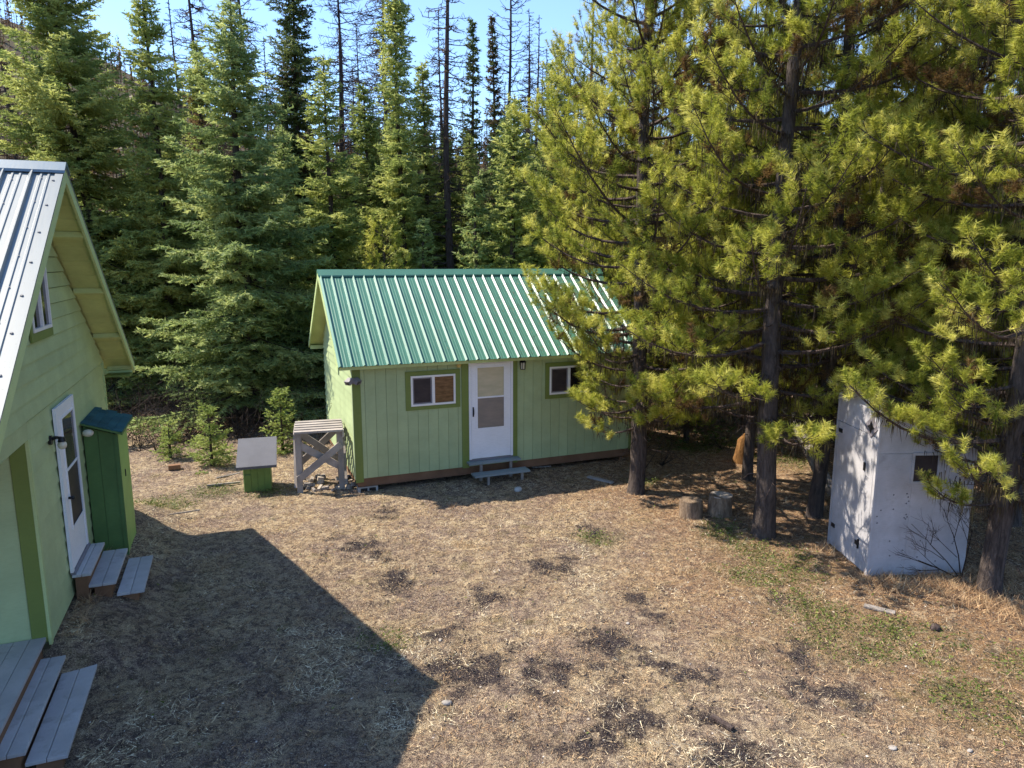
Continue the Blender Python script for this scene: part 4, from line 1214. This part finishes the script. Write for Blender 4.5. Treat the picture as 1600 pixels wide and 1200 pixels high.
# deeper ranks of the forest: individual trees, told apart only by rank
rg = random.Random(21)
bank = [F_BLUE, F_MID, F_PALE]
dark = fir(140, 12.0, 1.6, M['needle_dark'], power=.7, tint=.6, per=6, spacing=.34)
bank.append(dark)
n_deep = 0
for k in range(150):
    y = rg.uniform(24, 46); u = rg.uniform(-160, 1900) if k < 90 else rg.uniform(430, 900)
    x = ux(u, y)
    if math.hypot(x, y) < 22: continue
    if u < 200 and y < 40: y += 18; x = ux(u, y)
    if k >= 90: y = max(y, 27); x = ux(u, y)
    in_gap = 150 < u < 275 or 690 < u < 900 or u < 60
    s = rg.uniform(.55, .95)
    if in_gap or 275 <= u < 690: s = min(s, (4.44 + (409 - rg.uniform(60, 215)) / 1102 * y) / (12.5 if k % 3 else 10.5))
    place_tree('fir_tree', 'dark fir standing in the deeper ranks of the forest', rg.choice(bank), x, y, 'firs in the deep forest ranks', rg.uniform(0, 6.28), s)
    n_deep += 1
for k in range(26):
    y = rg.uniform(30, 44); u = rg.uniform(20, 900) if k < 12 else rg.uniform(420, 900); x = ux(u, y)
    place_tree('dead_tree', 'leafless larch standing in the deeper ranks of the forest', S_A, x, y, 'leafless larches in the deep forest ranks', rg.uniform(0, 6.28), rg.uniform(.7, .95))

# young trees in front
def young(seed, h, r): return fir(seed, h, r, M['needle_bright'], base=.08, r0=.03, spacing=.14, per=6, needle=(85, .06, .026), droop=.05, lift=.2, power=.8, tint=.6, wob=.01)
place_tree('young_fir', 'bushy bright young fir left of the green pump box', young(301, 1.35, .50), ux(310, 15.0), 15.0, 'young firs in front of the forest edge')
place_tree('young_fir', 'spiky bright young fir right behind the green pump box', young(302, 1.50, .42), ux(427, 16.3), 16.3, 'young firs in front of the forest edge')
place_tree('young_fir', 'tiny fir sprout in the shade behind the closet', young(303, .8, .3), ux(243, 15.6), 15.6, 'young firs in front of the forest edge')

# far hillside wood: one mass
hv, hf, ht, off = [], [], [], 0
rng = np.random.default_rng(55)
for k in range(2300):
    ang = rng.uniform(-.85, .85); r = rng.uniform(80, 330) if k < 1700 else rng.uniform(60, 150)
    x, y = r * math.sin(ang), r * math.cos(ang)
    h_ = rng.uniform(9, 17); rr_ = h_ * rng.uniform(.10, .16)
    n = 26
    t = rng.random(n) ** .8
    az = rng.uniform(0, 6.283, n); L_ = rr_ * (1 - t) + .15
    z0 = hz_at(x, y)
    P = np.stack([np.full(n, x), np.full(n, y), z0 + h_ * (.08 + .9 * t)], 1)
    d = unit(np.stack([np.cos(az), np.sin(az), rng.uniform(-.5, .1, n)], 1))
    dead = rng.random() < .5
    V, F_ = tri_blades(P - d * .1, d, L_ * rng.uniform(.7, 1.3, n), np.full(n, .35 if dead else 1.1), None, rng)
    Vt, Ft = tri_blades(np.array([[x, y, z0], [x, y, z0]]), np.array([[0, 0, 1.], [0, 0, 1.]]), np.array([h_, h_]), np.array([.28, .28]), None, rng)
    hv += [V, Vt]; hf += [F_ + off, Ft + off + len(V)]; off += len(V) + len(Vt)
    tn = rng.uniform(.0, .07) if dead else rng.uniform(.12, .6)
    ht += [np.full(len(V), tn), np.full(len(Vt), .03)]
far = link_mesh('forest', fast_mesh('forest', np.concatenate(hv), np.concatenate(hf), M['needle_dark'], {'tint': np.concatenate(ht)}))
tag(far, 'far hillside wood of burnt and green conifers', kind='stuff')

# ------------------------------------------------------------------ undergrowth and litter
rng = np.random.default_rng(77)
def rand_dir(n, up0, up1):
    a = rng.uniform(0, 2 * np.pi, n); z = rng.uniform(up0, up1, n)
    return unit(np.stack([np.cos(a), np.sin(a), z], 1))
def scatter(n, x0, x1, y0, y1, w):
    x = rng.uniform(x0, x1, n); y = rng.uniform(y0, y1, n)
    keep = (rng.random(n) < w(x, y)) & in_yard(x, y)
    return x[keep], y[keep]
def stuff(name, V, F_, mat, tint, label):
    o = link_mesh(name, fast_mesh(name, V, F_, mat, {'tint': tint})); tag(o, label, kind='stuff'); return o
# straw and needles lying on the yard
x, y = scatter(520000, -9, 11, 4.2, 19, lambda x, y: np.clip(7.0 / (y + .5), .25, 1) * np.clip(.75 + 1.2 * vnoise(x, y, 1.3) + 1.0 * vnoise(x, y, 6.3), .06, 1))
c_, g_, o_ = fields(x, y)
n = len(x)
tuft = vnoise(x + 50, y, 1.9) + .5 * vnoise(x, y + 50, 5.5)
ln = np.clip(rng.lognormal(-3.35, .5, n), .012, .13) * (1 + .8 * np.clip(tuft, 0, 1))
d = rand_dir(n, -.1, .8)
z = height(x, y) + rng.uniform(0, .02, n)
ti = np.clip(.56 + 1.0 * tuft + .5 * vnoise(x + 7, y + 21, 9.0) + rng.normal(0, .14, n), .15, 1)
ti = np.where(rng.random(n) < o_ * .85, np.clip(rng.normal(.38, .09, n), .15, .7), ti)
ti = np.where(rng.random(n) < np.clip(c_ * .8, 0, .6), rng.uniform(0, .11, n), ti)
ti = np.where(rng.random(n) < .20, rng.uniform(0, .13, n), ti)
V, F_ = tri_blades(np.stack([x, y, z], 1), d, ln, rng.uniform(.0035, .009, n), None, rng)
stuff('dry_grass', V, F_, M['straw'], np.repeat(ti, 3), 'dry straw, needles and moss covering the yard')
# standing dry grass: round the outhouse, along walls, scattered tufts
tx, ty = [], []
for (u0, v0, r_, k) in ((1420, 905, .8, 34), (1480, 915, .9, 40), (1550, 945, .8, 36), (1380, 910, .5, 16), (1590, 960, .7, 26), (1600, 900, .9, 30), (1300, 860, .5, 12)):
    p = pix(u0, v0); tx.append(rng.normal(p[0], r_ * .45, k)); ty.append(rng.normal(p[1], r_ * .28, k))
a = rng.uniform(.05, .25, 40); b = rng.uniform(-.1, 4.6, 40); q = from_local(a, b, HX, HY, HYAW); tx.append(q[0]); ty.append(q[1])
xx, yy = scatter(5200, -7, 9, 4.6, 18, lambda x, y: np.clip(.35 + 1.3 * vnoise(x, y, 1.5), 0, .9) * (1 - .8 * fields(x, y)[0])); tx.append(xx); ty.append(yy)
tx = np.concatenate(tx); ty = np.concatenate(ty)
ok = in_yard(tx, ty); tx, ty = tx[ok], ty[ok]
big = np.arange(len(tx)) < 225
rep = np.repeat(np.arange(len(tx)), np.where(big, 26, 14)); n = len(rep)
sz = rng.uniform(.5, 1.0, len(tx)) * np.where(big, .9, .30)
P = np.stack([tx[rep] + rng.normal(0, .06, n), ty[rep] + rng.normal(0, .06, n), height(tx[rep], ty[rep])], 1)
V, F_ = tri_blades(P, rand_dir(n, .15, 1.6), rng.uniform(.12, .34, n) * sz[rep], rng.uniform(.005, .010, n), None, rng)
stuff('dry_grass_tufts', V, F_, M['straw'], np.repeat(np.clip(rng.normal(.60, .16, n) - .14 * big[rep], .15, 1), 3), 'clumps of bleached standing grass')  # large clumps tinted darker, standing in for shade by the outhouse
# low evergreen ground cover
x, y = scatter(230000, -8, 10, 4.5, 19, lambda x, y: np.clip(fields(x, y)[1] * 1.15 - .22, 0, .8) + .003)
n = len(x)
V, F_ = tri_blades(np.stack([x, y, height(x, y) + rng.uniform(0, .06, n)], 1), rand_dir(n, -.1, .9), rng.uniform(.025, .05, n), rng.uniform(.014, .026, n), None, rng)
stuff('ground_cover', V, F_, M['ground_leaf'], np.repeat(np.clip(rng.normal(.5, .25, n), 0, 1), 3), 'low green ground cover leaves')
# charcoal bits and pale wood chips
def lumps(n_try, w, s0, s1, flat):
    x, y = scatter(n_try, -8, 9.5, 4.4, 18, w); n = len(x)
    oc = np.array([[1, 0, 0], [-1, 0, 0], [0, 1, 0], [0, -1, 0], [0, 0, 1], [0, 0, -1]], float)
    of = np.array([[0, 2, 4], [2, 1, 4], [1, 3, 4], [3, 0, 4], [2, 0, 5], [1, 2, 5], [3, 1, 5], [0, 3, 5]])
    s = rng.uniform(s0, s1, n)
    sc = np.stack([s, s * rng.uniform(.3, .8, n), s * flat * rng.uniform(.5, 1.2, n)], 1)
    v = oc[None] * sc[:, None] * rng.uniform(.6, 1.3, (n, 6, 1))
    a = rng.uniform(0, 6.283, n); ca, sa = np.cos(a)[:, None], np.sin(a)[:, None]
    v = np.stack([v[..., 0] * ca - v[..., 1] * sa, v[..., 0] * sa + v[..., 1] * ca, v[..., 2] + .35 * v[..., 0] * rng.normal(0, .6, (n, 1))], -1)
    v += np.stack([x, y, height(x, y) + sc[:, 2] * .5], 1)[:, None]
    f = of[None] + (np.arange(n) * 6)[:, None, None]
    return v.reshape(-1, 3), f.reshape(-1, 3), n
V, F_, n = lumps(70000, lambda x, y: np.clip(fields(x, y)[0] * 1.3 - .1, 0, 1) * .9 + .008, .007, .022, .6)
stuff('charcoal_debris', V, F_, M['char'], np.repeat(rng.random(n), 6), 'black charcoal bits strewn in dark patches')
V, F_, n = lumps(22000, lambda x, y: .10 + .3 * np.clip(vnoise(x, y, .8) * 2, 0, 1), .005, .019, .35)
stuff('wood_chip_litter', V, F_, M['chip'], np.repeat(rng.random(n), 6), 'pale wood chips and small stones strewn over the yard')
# brush at the forest edge
fo = Foliage(9); r9 = fo.rng
for k in range(430):
    if k < 250: y_ = r9.uniform(16.0, 23); x_ = ux(r9.uniform(150, 560), y_)
    elif k < 330: y_ = r9.uniform(20.5, 25); x_ = ux(r9.uniform(560, 1000), y_)
    else: y_ = r9.uniform(14.5, 24); x_ = ux(r9.uniform(1010, 1750), y_)
    if y_ < 16.8 and -7.5 < x_ < -5: continue
    a_, b_ = to_local(x_, y_, CX, CY, CYAW)
    if -.3 < a_ < 6.6 and -.4 < b_ < 4.5: continue
    z_ = hz_at(x_, y_); h_ = r9.uniform(.5, 1.9)
    for q in range(5):
        d_ = unit(np.array([r9.normal(0, .5), r9.normal(0, .5), r9.uniform(.25, 1)]))
        p_ = np.array([x_, y_, z_]); l_ = h_ * r9.uniform(.5, 1.1)
        pl = np.array([p_, p_ + d_ * l_ * .5 + r9.normal(0, .06, 3), p_ + d_ * l_ + r9.normal(0, .15, 3)])
        fo.limb(pl, .009, .003, 3)
        for w in range(4):
            s_ = pl[1] + (pl[2] - pl[1]) * r9.random(); fo.limb([s_, s_ + unit(r9.normal(0, 1, 3)) * r9.uniform(.1, .45)], .004, .002, 3)
tv = np.concatenate(fo.tv); tf = np.concatenate(fo.tf)
stuff('undergrowth', tv, tf, M['twig'], np.repeat(np.random.default_rng(3).random(len(tv) // 3 + 1) ** 1.5, 3)[:len(tv)], 'tangled bare brush at the forest edge')
# leafy shade brush between the trunks
x, y = [], []
n = 26000
yy = rng.uniform(15.2, 30, n); uu = rng.uniform(120, 1900, n); xx = ux(uu, yy)
a_, b_ = to_local(xx, yy, CX, CY, CYAW)
cl = vnoise(xx, yy, .9) + .4 * vnoise(xx, yy, 2.6)
keep = (cl > .08) & ~((a_ > -.5) & (a_ < 6.8) & (b_ < 4.6)) & ~((uu < 1000) & (yy < 17.5)) & ~((uu > 1000) & (yy < 16.2))
xx, yy, cl = xx[keep], yy[keep], cl[keep]; n = len(xx)
V, F_ = tri_blades(np.stack([xx, yy, height(xx, yy) + rng.uniform(0, 1, n) * (.25 + 1.2 * cl)], 1), rand_dir(n, -.3, .6), rng.uniform(.07, .16, n), rng.uniform(.035, .07, n), None, rng)
stuff('undergrowth_leaves', V, F_, M['ground_leaf'], np.repeat(rng.random(n) * .6, 3), 'low leafy brush on the forest floor')

# ------------------------------------------------------------------ small things in the yard
def stump(label, x, y, r, h, tilt=0.0, top=None):
    rg = random.Random(int(x * 100)); s = empty('tree_stump', (x, y, hz_at(x, y)), rg.uniform(0, 3)); tag(s, label, 'stump')
    m_ = MB(); jt = [[rg.uniform(.92, 1.06) for k in range(18)] for i in range(5)]
    jt[4] = jt[3]
    m_.tube([(0, 0, -.06), (0, 0, h * .3), (tilt * h * .6, 0, h * .7), (tilt * h, 0, h)], [r * 1.06, r, r * .98, r * .97], 18, jitter=lambda i, k: jt[i][k])
    m_.build('bark', M['stump_bark'], s)
    m2 = MB(); m2.tube([(tilt * h, 0, h - .01), (tilt * h, 0, h + .006)], r * .93, 18)
    m2.build('cut_face', top or M['stump_top'], s)
    return s
stump('shorter brown stump of the pair, its top bark brown', 3.17, 11.95, .205, .30, 0, M['stump_bark'])
stump('stump with a pale grey cut face next to the darker stump', 3.70, 12.0, .215, .33, .05)
os_ = empty('tree_stump', (5.14, 15.3, hz_at(5.14, 15.3))); tag(os_, 'broken rotten orange stump behind the pines', 'stump')
m_ = MB(); rg = random.Random(2); jt = [[rg.uniform(.75, 1.15) for k in range(12)] for i in range(6)]
m_.tube([(0, 0, -.1), (0, 0, .2), (.02, 0, .35), (.03, 0, .5), (.08, 0, .66)], [.20, .16, .15, .12, .04], 12, jitter=lambda i, k: jt[i][k])
m_.build('trunk', M['orange_wood'], os_)
fl_ = empty('fallen_tree', (5.95, 12.9, hz_at(5.95, 12.9))); tag(fl_, 'bleached fallen trunk propped slanting between the pines left of the outhouse', 'fallen tree')
m_ = MB(); m_.tube([(.25, -.5, .02), (0, 0, .32), (.25, 1.6, .72), (.7, 4.0, 1.05)], [.12, .13, .12, .09], 10)
m_.build('trunk', M['grey_wood'], fl_)
for k, (p, q) in enumerate((((.1, .8, .55), (-.35, 1.0, 1.0)), ((.3, 2.0, .85), (.75, 2.2, 1.3)), ((.4, 2.6, .9), (.0, 2.9, 1.3)))):
    MB().tube([p, q], [.025, .012], 6).build('broken_limb', M['grey_wood'], fl_)
def plank(label, u, v, l, w, t, rz, mat, name='loose_board', cat='board', tilt=0, group=None):
    x, y = pix(u, v); m_ = MB(); m_.box(-l / 2, l / 2, -w / 2, w / 2, 0, t)
    o = m_.build(name, mat, None, (x, y, hz_at(x, y) + .012), rz); o.rotation_euler = (tilt, 0, rz)
    tag(o, label, cat, group); return o
plank('grey board half in the cabin shadow left of the overhanging pine', 938, 750, .62, .11, .03, -.75, M['weathered'])
plank('thin pale stick lying against the cabin base right of the step', 846, 731, .42, .03, .03, .25, M['grey_wood'], 'stick', 'stick')
plank('pale broken board lying in the ground cover in front of the outhouse', 1374, 953, .36, .10, .02, -.6, M['grey_wood'])
plank('bleached stick on the ground left of the green pump box', 350, 760, .62, .035, .035, .35, M['grey_wood'], 'stick', 'stick')
plank('charred board end lying in the dark patch near the bottom of the yard', 1128, 1135, .24, .06, .03, -.9, M['bark_dead'])
plank('brown brick lying on the grass behind the closet', 273, 734, .24, .13, .09, .45, M['brown_timber'], 'brick', 'brick')
plank('thin stick along the ground beside the closet', 270, 812, .9, .02, .02, .5, M['grey_wood'], 'stick', 'stick')
plank('slanted pole leaning low behind the pump box', 357, 745, .5, .03, .03, .8, M['grey_wood'], 'stick', 'stick', .5)
def stone(label, u, v, r, sc=(1, .7, .5), mat=None):
    x, y = pix(u, v); rg = random.Random(u * 7 + v)
    m_ = MB(); m_.ball((0, 0, 0), r, 9, 6, sc)
    m_.v = [tuple(c * rg.uniform(.85, 1.12) for c in p) for p in m_.v]
    o = m_.build('stone', mat or M['rock'], None, (x, y, hz_at(x, y) + r * sc[2] * .35), rg.uniform(0, 3)); tag(o, label, 'stone'); return o
stone('pale flat stone at the peak of the house shadow', 698, 1098, .06, (1, .7, .35))
stone('small pale stone above the dark shadow edge in the middle of the yard', 688, 1001, .035, (1, .6, .35))
stone('white stone in the charcoal strewn centre of the yard', 981, 976, .03, (1, .8, .4))
stone('flat white stone low in the right part of the yard', 1395, 1172, .045, (1, .8, .25))
stone('little white stone near the bottom right of the yard', 1515, 1178, .035, (1, .6, .35))
stone('round pale stone tucked under the cabin left of the step', 692, 738, .14, (1.2, .8, .55))
stone('dark round stone in the grass edge below the outhouse', 1461, 984, .07, (1, .9, .8), M['bark_dead'])
stone('grey stone against the near corner of the left house', 82, 1010, .12, (1, .9, .8))
stone('second grey stone beside the porch deck corner', 70, 1024, .10, (1.1, .8, .7))
stone('stone in the cabin shadow in front of the step', 810, 764, .10, (1, .8, .6), M['concrete'])
# leafless shrub against the outhouse
sh_ = empty('shrub', (6.35, 9.36, hz_at(6.35, 9.36))); tag(sh_, 'leafless dark shrub growing against the front wall of the outhouse', 'shrub')
fo = Foliage(70); r7 = fo.rng
def grow(p, d, l, r, k):
    q = p + d * l; mid = (p + q) / 2 + r7.normal(0, .03, 3) * l
    fo.limb([p, mid, q], r, r * .6, 4)
    if k == 0: return
    for _ in range(3 if k > 1 else 4):
        s_ = r7.uniform(.35, 1); grow(p + (q - p) * s_, unit(d + np.array([r7.normal(-.15, .5), r7.normal(0, .15), r7.normal(.05, .35)])), l * r7.uniform(.4, .7), r * .55, k - 1)
for d0 in ((-.75, -.05, .8), (-.3, -.05, 1.0), (.08, -.05, 1.0), (-.95, -.1, .45)):
    grow(np.array([0, 0, 0.]), unit(np.array(d0)), .75, .010, 3)
link_mesh('twigs', fast_mesh('twigs', np.concatenate(fo.tv), np.concatenate(fo.tf), M['twig'], {'tint': np.full(fo.nt, .25)}), sh_)

# fallen pine needles on the cabin roof under the overhanging boughs
n = 2600
a_ = L + .1 - np.abs(rng.normal(0, 1.5, n)); b_ = rng.uniform(-.3, D / 2 - .2, n); a_ = np.clip(a_, 0, L + .1)
q = from_local(a_, b_, CX, CY, CYAW)
sl = np.array([-math.sin(CYAW) * .8, math.cos(CYAW) * .8, .6])
dd_ = rng.normal(size=(n, 3)); nn_ = np.array([math.sin(CYAW) * .6, -math.cos(CYAW) * .6, .8]); dd_ = unit(dd_ - nn_ * (dd_ @ nn_)[:, None])
V, F_ = tri_blades(np.stack([q[0], q[1], RZ - T41 * np.abs(b_ - D / 2) + .006], 1), dd_, rng.uniform(.04, .09, n), np.full(n, .007), None, rng)
stuff('needle_litter', V, F_, M['straw'], np.repeat(rng.uniform(.14, .42, n), 3), 'fallen pine needles on the right half of the green metal roof')
